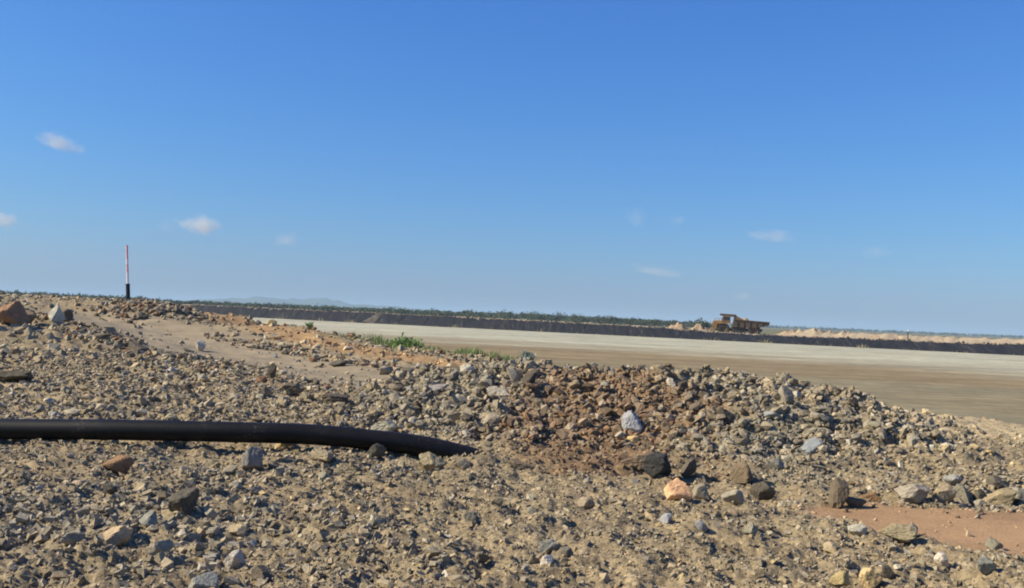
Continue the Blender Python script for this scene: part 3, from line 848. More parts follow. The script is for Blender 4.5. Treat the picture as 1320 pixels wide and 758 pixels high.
# ------------------------------------------------------------------ pipe
def tube(pts, radius, seg=28):
    pts = [Vector(p) for p in pts]
    V = []; n = len(pts)
    for i, p in enumerate(pts):
        t = (pts[min(i + 1, n - 1)] - pts[max(i - 1, 0)]).normalized()
        a = t.cross(Vector((0, 0, 1))).normalized(); b = a.cross(t)
        r = radius[i] if hasattr(radius, '__len__') else radius
        for k in range(seg):
            q = 2 * math.pi * k / seg
            V.append(p + (a * math.cos(q) + b * math.sin(q)) * r)
    F = [(i * seg + k, i * seg + (k + 1) % seg, (i + 1) * seg + (k + 1) % seg, (i + 1) * seg + k) for i in range(n - 1) for k in range(seg)]
    return np.array([v[:] for v in V]), np.array(F)

def smooth_path(ctrl, n):
    """Catmull-Rom"""
    c = [Vector(p) for p in ctrl]; c = [c[0] * 2 - c[1]] + c + [c[-1] * 2 - c[-2]]
    out = []
    for i in range(1, len(c) - 2):
        for k in range(n):
            t = k / n
            out.append(0.5 * (2 * c[i] + (c[i + 1] - c[i - 1]) * t + (2 * c[i - 1] - 5 * c[i] + 4 * c[i + 1] - c[i + 2]) * t * t + (3 * c[i] - c[i - 1] - 3 * c[i + 1] + c[i + 2]) * t ** 3))
    out.append(c[-2])
    return out
def pipe_mat():
    m, n, l, b = new_mat('black_pipe_plastic')
    gm = n.new('ShaderNodeNewGeometry')
    a = noise_n(n, l, 2.2, 6, .7, gm.outputs['Position']); f = noise_n(n, l, 40, 3, .6, gm.outputs['Position'])
    mu = n.new('ShaderNodeMath'); mu.operation = 'MULTIPLY'; l.new(a.outputs['Fac'], mu.inputs[0]); l.new(f.outputs['Fac'], mu.inputs[1])
    r = ramp_n(n, l, mu.outputs[0], [(.22, (.007, .007, .007)), (.34, (.014, .013, .012)), (.46, (.06, .05, .035))])
    l.new(r.outputs[0], b.inputs['Base Color']); b.inputs['Roughness'].default_value = .5; b.inputs['Specular IOR Level'].default_value = .2
    return m
M_PIPE = pipe_mat()
pc = [P(-500, 545, 10.8), P(-250, 549, 10.9), P(0, 553, 11.0), P(150, 554, 11.0), P(300, 557, 11.05), P(400, 560, 11.15), P(480, 567, 11.2), P(545, 575, 11.25), P(605, 589, 11.3), P(660, 607, 11.35)]
v, f = tube(smooth_path(pc, 10), 0.113)
link('pipe', mesh_np('pipe', v, f, M_PIPE, True), label='thick black plastic pipe lying on the gravel, its right end buried', cat='pipe')

# ------------------------------------------------------------------ marker pole
M_BLACK = plain_mat('black_sleeve', (0.012, 0.014, 0.02), 0.5, var=0.3, scale=4)
M_WHITE = plain_mat('white_paint', (0.80, 0.69, 0.69), 0.6, var=0.08, scale=6)
M_RED = plain_mat('faded_red_paint', (0.78, 0.40, 0.37), 0.6, var=0.2, scale=6)
pb = P(165.5, 398, 49.5)
pole = link('marker_pole', None, label='red and white marker pole in a black sleeve on the left crest', cat='marker pole', loc=pb)
pole.rotation_euler = (0, R(-4.2), 0)
def cyl(name, mat, r, z0, z1, parent, seg=18, cap_bevel=0.01):
    bm = bmesh.new(); bmesh.ops.create_cone(bm, segments=seg, radius1=r, radius2=r, depth=z1 - z0, cap_ends=True)
    bmesh.ops.bevel(bm, geom=[e for e in bm.edges if abs(e.verts[0].co.z - e.verts[1].co.z) < 1e-6], offset=cap_bevel, segments=2, affect='EDGES')
    bmesh.ops.translate(bm, verts=bm.verts, vec=(0, 0, (z0 + z1) / 2))
    return link(name, bm_mesh(name, bm, mat), parent=parent)
s46 = 49.5 / FPX
cyl('sleeve', M_BLACK, 2.6 * s46, -0.25, 32 * s46, pole)
cyl('sleeve_collar', M_BLACK, 2.85 * s46, 30.6 * s46, 32.2 * s46, pole)
cyl('white_band', M_WHITE, 1.4 * s46, 32 * s46, 47 * s46, pole)
cyl('red_band', M_RED, 1.38 * s46, 47 * s46, 57 * s46, pole)
cyl('white_band', M_WHITE, 1.36 * s46, 57 * s46, 64 * s46, pole)
cyl('red_band', M_RED, 1.34 * s46, 64 * s46, 81 * s46, pole)
cyl('cap', M_RED, 1.5 * s46, 81 * s46, 82 * s46, pole)

# ------------------------------------------------------------------ plants
def leaf_mat(name, col, trans=0.25):
    m, n, l, b = new_mat(name)
    at = n.new('ShaderNodeAttribute'); at.attribute_name = 'tint'
    c = mix_n(n, l, 'MULTIPLY', 1.0, at.outputs['Color'], col)
    l.new(c, b.inputs['Base Color']); b.inputs['Roughness'].default_value = 0.7; b.inputs['Specular IOR Level'].default_value = 0.2
    tr = n.new('ShaderNodeBsdfTranslucent'); l.new(c, tr.inputs[0])
    mx = n.new('ShaderNodeMixShader'); mx.inputs[0].default_value = trans
    l.new(b.outputs[0], mx.inputs[1]); l.new(tr.outputs[0], mx.inputs[2]); l.new(mx.outputs[0], n['Material Output'].inputs[0])
    return m
ML_GRASS = leaf_mat('green_grass', (0.19, 0.235, 0.085)); ML_DRY = leaf_mat('dry_grass', (0.42, 0.35, 0.20)); ML_BUSH = leaf_mat('bright_bush', (0.19, 0.275, 0.09)); ML_GREYLEAF = leaf_mat('grey_leaf', (0.26, 0.29, 0.22))
ML_TREE = leaf_mat('tree_leaf', (0.080, 0.10, 0.060), 0.15); M_STEM = plain_mat('stem_bark', (0.12, 0.09, 0.06), 0.9, scale=8)

def blades(pts, hts, wid, lean, rg):
    """bent three-sided grass blades: two quads each"""
    m = len(pts); a = rg.uniform(0, 6.283, m); la = rg.uniform(0, 6.283, m); ln = np.abs(rg.normal(0, lean, m))
    d = np.stack([np.cos(a), np.sin(a), 0 * a], 1) * wid
    b = np.stack([np.cos(la) * ln, np.sin(la) * ln, np.ones(m)], 1)
    h = hts[:, None]
    mid = pts + b * np.array([.35, .35, .6]) * h; tip = pts + b * np.array([1, 1, .95]) * h
    V = np.stack([pts - d / 2, pts + d / 2, mid + d * .4, mid - d * .4, tip + d * .08, tip - d * .08], 1)
    base = (np.arange(m) * 6)[:, None, None]
    F = np.array([[0, 1, 2, 3], [3, 2, 4, 5]])[None] + base
    return V.reshape(-1, 3), F.reshape(-1, 4)

def grass_patch(name, line, n, wid, hmin, hmax, mat, label, seed, bw=0.03, kind='stuff', lean=.35, dens=None, offset=0):
    rg = np.random.default_rng(seed)
    seg = [(Vector(a), Vector(b)) for a, b in zip(line[:-1], line[1:])]
    L = np.array([(b - a).length for a, b in seg]); L /= L.sum()
    si = rg.choice(len(seg), n, p=L); u = rg.uniform(0, 1, n)
    A = np.array([s_[0][:2] for s_ in seg])[si]; B = np.array([s_[1][:2] for s_ in seg])[si]
    xy = A + (B - A) * u[:, None] + rg.normal(0, 1, (n, 2)) * wid
    clump = sstep(-0.1, 0.45, vnoise(xy[:, 0] * 0.9, xy[:, 1] * 0.9, seed))
    ok = rg.uniform(0, 1, n) < 0.06 + clump
    xy = xy[ok]; clump = clump[ok]
    z = np.maximum(ground_h(xy[:, 0], xy[:, 1]), -1.49)
    pts = np.column_stack([xy, z - 0.02])
    ht = rg.uniform(hmin, hmax, len(xy)) * (0.45 + 0.7 * clump)
    v, f = blades(pts, ht, bw, lean, rg)
    c = np.repeat(np.exp(rg.normal(0, .25, (len(xy), 1))) * (1 + rg.normal(0, .08, (len(xy), 3))), 6, 0)
    link(name, mesh_np(name, v, f, mat, False, c), label=label, cat='grass', kind=kind)
grass_patch('grass', [w2(500, 447, 40.5), w2(530, 452, 39.8), w2(600, 461, 38), w2(645, 467, 36.5)], 6000, .8, .14, .40, ML_GRASS, 'green grass fringe along the outer rim of the soil strip', 301)
grass_patch('grass', [w2(650, 468, 40), w2(700, 471, 41.5), w2(770, 480, 43.5)], 3000, 1.0, .12, .36, ML_GRASS, 'green grass showing above the middle of the mound crest', 302)
grass_patch('grass', [w2(880, 494, 44), w2(915, 496, 45), w2(940, 498, 46)], 1600, .8, .12, .36, ML_GRASS, 'small patch of green grass behind the right part of the mound', 303)
grass_patch('dry_grass', [w2(320, 414, 55), w2(420, 428, 47), w2(500, 442, 42)], 1500, .7, .08, .28, ML_DRY, 'sparse dry grass on the rim of the soil strip', 304)

def bush(name, px, py, wpx, hpx, d, mat, label, cat, n, leaf, seed, stems=9):
    """stems fan out from the base and carry small leaves all along"""
    rg = np.random.default_rng(seed)
    p = P(px, py, d); zz = float(ground_h(np.array([p.x]), np.array([p.y]))[0]); s_ = d / FPX
    W, H = wpx * s_ / 2, (p.z - zz) + hpx * s_
    o = link(name, None, label=label, cat=cat, loc=(p.x, p.y, zz - 0.03))
    SV = []; SF = []; base = 0; tips = []
    for k in range(stems):
        a = rg.uniform(0, 6.283); l_ = rg.uniform(.25, 1.0)
        tip = Vector((math.cos(a) * W * l_, math.sin(a) * W * l_, H * rg.uniform(.7, 1) * (1 - .4 * l_)))
        mid = Vector((tip.x * .35, tip.y * .35, tip.z * .6))
        v, f = tube([(0.02 * math.cos(a), 0.02 * math.sin(a), 0), mid, tip], [.012, .008, .003], 5)
        SV.append(v); SF.append(f + base); base += len(v); tips.append((mid, tip))
    link('stem', mesh_np('stem', np.concatenate(SV), np.concatenate(SF), M_STEM), parent=o)
    c = []
    for k in range(n):
        mid, tip = tips[int(rg.integers(len(tips)))]; u = rg.uniform()
        q = (Vector((0, 0, 0)).lerp(mid, u * 2) if u < .5 else mid.lerp(tip, u * 2 - 1)); w_ = W * .22
        c.append((q.x + rg.normal(0, w_), q.y + rg.normal(0, w_), max(0.02, q.z + rg.normal(0, w_ * .7))))
    c = np.array(c); a1 = rg.normal(size=(n, 3)); a1 /= np.linalg.norm(a1, axis=1)[:, None]
    a1[:, 2] = np.abs(a1[:, 2]) + .3; a2 = np.cross(a1, rg.normal(size=(n, 3))); a2 /= np.linalg.norm(a2, axis=1)[:, None]
    L = leaf * rg.uniform(.6, 1.3, n)[:, None]
    V = np.stack([c, c + a1 * L * .5 + a2 * L * .28, c + a1 * L, c + a1 * L * .5 - a2 * L * .28], 1).reshape(-1, 3)
    F = np.arange(n * 4).reshape(-1, 4)
    col = np.repeat(np.exp(rg.normal(0, .28, (n, 1))) * np.ones((1, 3)), 4, 0)
    link('foliage', mesh_np('foliage', V, F, mat, False, col), parent=o)
bush('shrub', 520, 454, 44, 16, 39.0, ML_BUSH, 'bright green rounded shrub on the rim of the soil strip', 'shrub', 1300, .13, 401, 18)
bush('shrub', 680, 471, 26, 21, 40, ML_GREYLEAF, 'grey green leafy plant above the peak of the mound crest', 'shrub', 300, .14, 402, 8)
bush('shrub', 377, 424, 10, 15, 47, ML_GREYLEAF, 'thin tall weed on the rim, left of a rounder weed', 'weed', 110, .11, 403, 4)
bush('shrub', 398, 428, 13, 13, 45, ML_BUSH, 'small rounded green weed on the rim', 'weed', 170, .10, 404, 6)
bush('shrub', 487, 446, 12, 11, 41, ML_GREYLEAF, 'small dull green weed just left of the bright green shrub', 'weed', 140, .10, 405, 5)

# pale dry tufts along the toe of the liner
def toe_grass():
    rg = np.random.default_rng(501); n = 3600
    t = rg.uniform(-30, ELEN + 20, n); cl = sstep(0.05, .6, vnoise(t * .22, t * 0, 502)); ok = rg.uniform(0, 1, n) < .04 + cl
    t = t[ok]; cl = cl[ok]; off = -0.6 - np.abs(rg.normal(0, .8, len(t)))
    pts = np.stack([EA.x + EDIR.x * t + ENRM.x * off, EA.y + EDIR.y * t + ENRM.y * off, np.full(len(t), -1.5)], 1)
    v, f = blades(pts, rg.uniform(.25, .9, len(t)) * (.5 + .7 * cl), .06, .4, rg)
    c = np.repeat(np.exp(rg.normal(0, .2, (len(t), 1))) * np.ones((1, 3)), 6, 0)
    link('dry_grass', mesh_np('dry_grass', v, f, ML_DRY, False, c), label='pale dry tufts along the toe of the black liner', cat='grass', kind='stuff')
toe_grass()

# ------------------------------------------------------------------ spoil heaps on the embankment
M_SPOIL = plain_mat('pale_spoil', (0.35, 0.275, 0.175), 0.95, var=0.3, scale=0.8, bump=0.4, spec=0.1)
M_SPOIL2 = plain_mat('brown_spoil', (0.34, 0.24, 0.145), 0.95, var=0.3, scale=0.8, bump=0.4, spec=0.1)
def heap(t, off, rad, hgt, seed, label, group=None, mat=M_SPOIL, z0=-0.75):
    X, Y = emb(t, off)
    n, k = 12, 32
    rr = np.linspace(0, 1, n); aa = np.linspace(0, 2 * np.pi, k, endpoint=False)
    A, Q = np.meshgrid(aa, rr); x = np.cos(A) * Q * rad * (1 + .18 * vnoise(np.cos(A) * 1.3 + seed, np.sin(A) * 1.3, seed)); y = np.sin(A) * Q * rad * .8
    z = hgt * (1 - Q) ** 0.85 * (1 + .35 * vnoise(x * .9 + seed, y * .9, seed + 1)) + .18 * vnoise(x * 2 + seed, y * 2, seed + 2) * (1 - Q) * hgt ** .5 - .12 * Q
    V = np.stack([x.ravel(), y.ravel(), z.ravel()], 1)
    i = np.arange(n - 1)[:, None] * k; j = np.arange(k)[None]; j2 = (j + 1) % k
    F = np.stack([i + j, i + j2, i + k + j2, i + k + j], -1).reshape(-1, 4)[:, ::-1]
    link('spoil_heap', mesh_np('spoil_heap', V, F, mat, True), label=label, cat='spoil heap', group=group, loc=(X, Y, z0))
heap(t_at(876, 12), 12, 3.6, 2.55, 601, 'pale conical spoil heap on the embankment left of the dump truck', None, M_SPOIL2)
heap(t_at(903, 16), 16, 3.6, 2.4, 602, 'low pale spoil heap touching the front of the dump truck', None, M_SPOIL2)
for q, (px, off, rad, hg) in enumerate([(1018, 17, 4.2, 2.0), (1032, 17, 4.6, 2.1), (1050, 13, 5.0, 2.55), (1072, 17, 4, 2.1), (1088, 12, 3.4, 2.4), (1108, 16, 4.5, 2.0), (1128, 12, 4.5, 2.0), (1150, 15, 4.6, 2.15),
                                        (1172, 12, 4.6, 2.2), (1195, 15, 4.4, 1.95), (1216, 12, 4.6, 1.85), (1240, 15, 4.6, 1.8), (1262, 12, 4.4, 1.7), (1284, 15, 4.4, 1.8), (1306, 12, 4.4, 1.65), (1328, 14, 4.6, 1.6)]):
    lab, grp = 'low sandy spoil heap in the line right of the dump truck', 'sandy spoil heaps right of the dump truck'
    lab = ['first', 'second', 'third', 'fourth', 'fifth', 'sixth', 'seventh', 'eighth', 'ninth', 'tenth', 'eleventh', 'twelfth', 'thirteenth', 'fourteenth', 'fifteenth', 'sixteenth'][q] + ' sandy spoil heap counting right from the dump truck'
    if px == 1050: lab = 'tallest sandy spoil heap in the line right of the dump truck'
    if px == 1328: lab = 'last sandy spoil heap, cut by the right edge'
    heap(t_at(px, off), off + 1.5, rad * 1.15, hg * .92, 610 + q, lab, grp, M_SPOIL if q % 3 else M_SPOIL2)
# spill of pale earth over the liner
M_SPILL = plain_mat('dusty_spill', (0.095, 0.082, 0.066), 0.95, var=0.5, scale=0.7, spec=0.1)
def spill():
    t0 = t_at(489, 2); n, k = 10, 14
    T, Uu = np.meshgrid(np.linspace(-1, 1, k), np.linspace(0, 1, n))
    t = t0 + T * (1.0 + 1.6 * (1 - Uu)) - (1 - Uu) * 2.0; off = -1.8 + 6.4 * Uu
    zc = -1.5 + (crest_z(t0 + t * 0) + 1.62) * np.clip((off + .7) / 4.1, 0, 1)
    z = zc + .42 * (1 - T ** 2) + .12 * vnoise(t * 1.1, off * 1.1, 651) - .15
    V = np.stack([(EA.x + EDIR.x * t + ENRM.x * off).ravel(), (EA.y + EDIR.y * t + ENRM.y * off).ravel(), z.ravel()], 1)
    i = np.arange(n - 1)[:, None] * k; j = np.arange(k - 1)[None]
    F = np.stack([i + j, i + j + 1, i + k + j + 1, i + k + j], -1).reshape(-1, 4)
    link('earth_spill', mesh_np('earth_spill', V, F, M_SPILL, True), label='pale earth spilled down over the black liner left of centre', cat='earth spill')
spill()
# a marker post among the heaps
X, Y = emb(t_at(1172, 10), 10); s_ = Y / FPX
po = link('marker_post', None, label='short dark post with a pale cap among the spoil heaps', cat='post', loc=(X, Y, -0.3))
cyl('shaft', M_BLACK, .09, 0, 2.15, po, 10); cyl('cap', M_WHITE, .13, 2.12, 2.4, po, 10)

# ------------------------------------------------------------------ haul truck
M_YEL = plain_mat('dusty_yellow_paint', (0.29, 0.17, 0.068), 0.8, var=0.45, scale=1.2)
M_TRAY = plain_mat('dusty_steel_tray', (0.085, 0.058, 0.036), 0.8, var=0.35, scale=1.0)
M_STEEL = plain_mat('dark_chassis_steel', (0.045, 0.038, 0.032), 0.7, var=0.3, scale=2)
M_TYRE = plain_mat('dusty_tyre', (0.045, 0.040, 0.034), 0.9, var=0.3, scale=2)
M_RIM = plain_mat('muddy_rim', (0.13, 0.085, 0.05), 0.85, var=.3, scale=2)
M_CAB = plain_mat('muddy_shaded_cab_paint', (0.16, 0.095, 0.045), 0.75, var=0.4, scale=1.2)  # mud brown, with the shade of the truck's side painted in
M_GLASS = plain_mat('cab_glass', (0.02, 0.025, 0.03), 0.12, var=0.1, scale=1, spec=0.5)
def truck():
    d = 219.0; p = P(953.5, 432, d)
    o = link('dump_truck', None, label='yellow haul dump truck driving along the top of the embankment', cat='dump truck', loc=(p.x, p.y, -0.58))
    o.scale = (1.095, 1.095, 1.065)
    o.rotation_euler = (0, 0, R(-12))
    def prism(name, poly, y0, y1, mat, parent=o, bev=0.03):
        bm = bmesh.new()
        a = [bm.verts.new((x, y0, z)) for x, z in poly]; b = [bm.verts.new((x, y1, z)) for x, z in poly]
        bm.faces.new(a); bm.faces.new(b[::-1]); n = len(poly)
        for i in range(n): bm.faces.new((a[i], b[i], b[(i + 1) % n], a[(i + 1) % n]))
        bmesh.ops.recalc_face_normals(bm, faces=bm.faces)
        if bev: bmesh.ops.bevel(bm, geom=list(bm.edges), offset=bev, segments=1, affect='EDGES')
        return link(name, bm_mesh(name, bm, mat), parent=parent)
    # x: nose at -5.5, tail at 5.5
    prism('chassis', [(-4.9, .95), (4.2, .95), (4.4, 1.5), (-4.9, 1.5)], -.85, .85, M_STEEL)
    hood = prism('engine_hood', [(-5.4, 1.15), (-3.0, 1.15), (-3.0, 3.05), (-5.15, 2.95), (-5.4, 2.6)], -1.15, 1.15, M_YEL)
    prism('grille', [(-5.46, 1.35), (-5.42, 1.35), (-5.42, 2.45), (-5.46, 2.45)], -.8, .8, M_STEEL, hood, 0)
    prism('bumper', [(-5.75, .75), (-5.1, .75), (-5.1, 1.2), (-5.75, 1.2)], -2.1, 2.1, M_YEL)
    for sy in (-1, 1):
        prism('headlight', [(-5.8, .9), (-5.75, .9), (-5.75, 1.1), (-5.8, 1.1)], sy * 1.5 - .18, sy * 1.5 + .18, M_WHITE, o, 0)
        prism('fender', [(-4.95, 1.9), (-4.6, 2.55), (-1.9, 2.55), (-1.6, 2.35), (-1.9, 2.38), (-4.5, 2.38), (-4.8, 1.85)], sy * 1.25 - (1.0 if sy < 0 else 0), sy * 1.25 + (1.0 if sy > 0 else 0), M_YEL, o, .02)
        rail = prism('handrail', [(-5.0, 3.3), (-3.2, 3.3), (-3.2, 3.36), (-5.0, 3.36)], sy * 2.15 - .03, sy * 2.15 + .03, M_YEL, o, 0)
        for xx in (-4.95, -4.1, -3.25):
            prism('rail_post', [(xx - .03, 2.55), (xx + .03, 2.55), (xx + .03, 3.3), (xx - .03, 3.3)], sy * 2.15 - .03, sy * 2.15 + .03, M_YEL, rail, 0)
    cab = prism('cab', [(-3.6, 2.5), (-1.9, 2.5), (-1.9, 3.95), (-3.3, 3.95), (-3.6, 3.4)], -2.15, -.45, M_CAB)
    prism('side_window', [(-3.35, 3.1), (-2.1, 3.1), (-2.1, 3.75), (-3.2, 3.75)], -2.17, -2.15, M_GLASS, cab, 0)
    prism('windscreen', [(-3.64, 3.05), (-3.6, 3.05), (-3.34, 3.85), (-3.38, 3.85)], -2.0, -.6, M_GLASS, cab, 0)
    prism('deck_box', [(-3.2, 2.5), (-2.0, 2.5), (-2.0, 3.4), (-3.2, 3.4)], .5, 2.1, M_STEEL)
    ld = prism('ladder', [(-5.3, .6), (-5.2, .6), (-4.9, 2.55), (-5.0, 2.55)], -1.95, -1.85, M_STEEL, o, 0)
    prism('ladder_rail', [(-5.3, .6), (-5.2, .6), (-4.9, 2.55), (-5.0, 2.55)], -1.45, -1.35, M_STEEL, ld, 0)
    for q in range(5):
        xx = -5.22 + .066 * q; zz = .85 + .38 * q
        prism('rung', [(xx - .03, zz), (xx + .03, zz), (xx + .03, zz + .05), (xx - .03, zz + .05)], -1.85, -1.45, M_STEEL, ld, 0)
    # tray: floor, sides, front wall and the canopy over the cab
    tray = prism('tray_floor', [(-1.4, 1.75), (3.2, 1.75), (5.5, 2.35), (5.5, 2.5), (3.1, 1.95), (-1.3, 1.95)], -2.0, 2.0, M_TRAY)
    for sy in (-1, 1):
        prism('tray_side', [(-1.6, 1.7), (3.2, 1.7), (5.55, 2.3), (5.6, 2.95), (.9, 3.12), (-1.2, 3.3)], sy * 2.1 - .07, sy * 2.1 + .07, M_TRAY, tray, .02)
        prism('top_rail', [(-1.2, 3.12), (5.62, 2.84), (5.64, 3.02), (-1.2, 3.34)], sy * 2.2 - .12, sy * 2.2 + .12, M_TRAY, tray, .02)
        for xx in (-.6, .6, 1.8, 3.0, 4.2):
            zb = 1.7 if xx < 3.2 else 1.7 + (xx - 3.2) * .26
            prism('side_rib', [(xx - .1, zb), (xx + .1, zb), (xx + .1, 2.95), (xx - .1, 2.95)], sy * 2.17 + (0 if sy > 0 else -.14), sy * 2.17 + (.14 if sy > 0 else 0), M_TRAY, tray, 0)
    prism('tray_front', [(-1.6, 1.7), (-1.4, 1.7), (-.95, 4.1), (-1.15, 4.2)], -2.1, 2.1, M_TRAY, tray, .02)
    prism('canopy', [(-3.95, 4.0), (-.95, 3.8), (-.75, 4.28), (-3.95, 4.4)], -2.1, 2.1, M_TRAY, tray, .02)
    # cheek plates from canopy down to the tray sides
    for sy in (-1, 1):
        prism('cheek_plate', [(-1.15, 4.15), (-.95, 4.15), (1.0, 3.1), (-1.2, 3.2)], sy * 2.0 - .05, sy * 2.0 + .05, M_CAB, tray, 0)
        prism('strut', [(-2.0, 1.3), (-1.75, 1.3), (-.3, 1.75), (-.55, 1.75)], sy * .7 - .12, sy * .7 + .12, M_STEEL, o, .02)
        prism('fuel_tank', [(-1.7, .6), (1.2, .6), (1.2, 1.7), (-1.7, 1.7)], sy * 1.4 - .5, sy * 1.4 + .5, M_STEEL, o, .08)
    def wheel(x, y, w, r=1.22):
        bm = bmesh.new(); n = 40
        prof = [(r * .52, -w / 2), (r * .8, -w / 2 * 1.04), (r * .95, -w / 2 * .93), (r, -w / 2 * .72), (r, w / 2 * .72), (r * .95, w / 2 * .93), (r * .8, w / 2 * 1.04), (r * .52, w / 2)]
        ring = [[bm.verts.new((math.cos(2 * math.pi * k / n) * q * (1 - (.025 if (k % 2 and q > .99 * r) else 0)), yy, math.sin(2 * math.pi * k / n) * q)) for k in range(n)] for q, yy in prof]
        for a, b in zip(ring[:-1], ring[1:]):
            for k in range(n): bm.faces.new((a[k], a[(k + 1) % n], b[(k + 1) % n], b[k]))
        bmesh.ops.recalc_face_normals(bm, faces=bm.faces)
        e = link('wheel', None, parent=o, loc=(x, y, r))
        link('tyre', bm_mesh('tyre', bm, M_TYRE), parent=e)
        bm = bmesh.new(); bmesh.ops.create_cone(bm, segments=28, radius1=r * .54, radius2=r * .54, depth=w * .7, cap_ends=True)
        bmesh.ops.inset_individual(bm, faces=[f_ for f_ in bm.faces if len(f_.verts) > 4], thickness=r * .12, depth=-.12)
        bmesh.ops.rotate(bm, verts=bm.verts, matrix=Matrix.Rotation(R(90), 3, 'X'))
        link('rim', bm_mesh('rim', bm, M_RIM), parent=e)
    for sy in (-1, 1):
        wheel(-3.15, sy * 1.72, .75); wheel(2.75, sy * 1.75, .68); wheel(2.75, sy * 1.0, .68)
    prism('axle', [(2.6, 1.05), (2.9, 1.05), (2.9, 1.4), (2.6, 1.4)], -1.5, 1.5, M_STEEL, o, 0)
    prism('axle', [(-3.3, 1.05), (-3.0, 1.05), (-3.0, 1.4), (-3.3, 1.4)], -1.5, 1.5, M_STEEL, o, 0)
    # soil load in the tray
    n, k = 10, 30; rr = np.linspace(0, 1, n); aa = np.linspace(0, 2 * np.pi, k, endpoint=False); A, Q = np.meshgrid(aa, rr)
    x = np.cos(A) * Q * 2.3; y = np.sin(A) * Q * 1.9; x = np.clip(x, -2.15, 9)
    z = 1.55 * (1 - Q ** 1.4) * (1 + .25 * vnoise(x + 3, y, 701)) * np.clip(1 - .12 * x, .5, 1.3) + .1 * vnoise(x * 2, y * 2, 702)
    i = np.arange(n - 1)[:, None] * k; j = np.arange(k)[None]; j2 = (j + 1) % k
    F = np.stack([i + j, i + j2, i + k + j2, i + k + j], -1).reshape(-1, 4)[:, ::-1]
    V = np.stack([x.ravel(), y.ravel(), z.ravel()], 1)
    c = Matrix.Rotation(R(-12), 3, 'Z') @ Vector((1.2, 0, 0))
    l_ = link('soil_load', mesh_np('soil_load', V, F, M_SPOIL2, True), label='heap of tan soil loaded in the dump truck tray', cat='soil', loc=(p.x + c.x, p.y + c.y, -0.58 + 2.4))
    l_.rotation_euler = (0, 0, R(-12))
truck()

# ------------------------------------------------------------------ trees
def crown_np(rg, W, H, n, leaf):
    """leaf faces gathered in clumps through the crown"""
    nc = max(4, n // 16)
    cc = rg.normal(size=(nc, 3)); cc /= np.linalg.norm(cc, axis=1)[:, None]; cc *= rg.uniform(.3, 1, (nc, 1)) ** .5
    cc = cc * np.array([W, W, H * .42]) + np.array([0, 0, H * .58])
    c = cc[rg.integers(0, nc, n)] + rg.normal(0, 1, (n, 3)) * np.array([W, W, H * .5]) * .16
    a1 = rg.normal(size=(n, 3)); a1 /= np.linalg.norm(a1, axis=1)[:, None]
    a2 = np.cross(a1, rg.normal(size=(n, 3))); a2 /= np.linalg.norm(a2, axis=1)[:, None]
    L = leaf * rg.uniform(.6, 1.3, n)[:, None]
    V = np.stack([c, c + a1 * L * .5 + a2 * L * .35, c + a1 * L, c + a1 * L * .5 - a2 * L * .35], 1)
    return V.reshape(-1, 3)
def tree(px, d, H, W, seed, label, group=None):
    rg = np.random.default_rng(seed); X = (px - 660) / FPX * d
    H *= 0.72 if px < 620 else 0.86
    o = link('tree', None, label=label, cat='tree', group=group, loc=(X, d, -0.9))
    SV = []; SF = []; b = 0
    for pts, rad in [([(0, 0, 0), (.1, 0, H * .3), (.15, .1, H * .6)], [.16, .13, .06])] + [([(.1, 0, H * .28), (W * .35 * math.cos(a), W * .35 * math.sin(a), H * .5), (W * .6 * math.cos(a), W * .6 * math.sin(a), H * .68)], [.09, .06, .03]) for a in (0.4, 2.3, 4.4)]:
        v, f = tube(pts, rad, 7); SV.append(v); SF.append(f + b); b += len(v)
    link('trunk', mesh_np('trunk', np.concatenate(SV), np.concatenate(SF), M_STEM), parent=o)
    n = 420; V = crown_np(rg, W, H, n, .55)
    link('crown', mesh_np('crown', V, np.arange(n * 4).reshape(-1, 4), ML_TREE, False, np.repeat(np.exp(rg.normal(0, .3, (n, 1))) * np.ones((1, 3)), 4, 0)), parent=o)
tree(905, 330, 5.2, 2.6, 801, 'dark tree just left of the dump truck above a spoil heap')
tree(724, 560, 7.6, 3.6, 802, 'tree rising highest in the tree line right of centre')
for q, (px, d, H, W) in enumerate([(655, 600, 7.2, 4), (690, 570, 7.0, 4), (745, 540, 6.4, 3.6), (785, 520, 5.9, 3.6), (812, 500, 5.6, 3.5), (845, 470, 4.9, 3.2), (868, 440, 4.4, 3.0), (560, 620, 7.3, 4.2), (600, 610, 7.0, 4), (505, 640, 7.4, 4), (470, 630, 7.0, 4),
                                    (430, 640, 6.6, 4), (380, 650, 6.8, 4), (330, 650, 6.6, 4), (290, 660, 6.6, 4), (255, 600, 5.6, 3.6), (225, 560, 5.6, 3.4), (55, 380, 6.2, 2.2), (14, 420, 5.8, 3.2), (30, 430, 5.6, 3.2), (100, 520, 5.2, 3.2)]):
    lab, grp = 'low dark tree in the tree line behind the embankment', 'trees in the tree line behind the embankment'
    if px == 55: lab, grp = 'thin tree poking up on the skyline behind the pale pointed boulder', None
    elif px < 140: lab, grp = 'dark tree on the skyline behind the far left crest', 'trees behind the far left crest'
    tree(px, d, H, W, 810 + q, lab, grp)
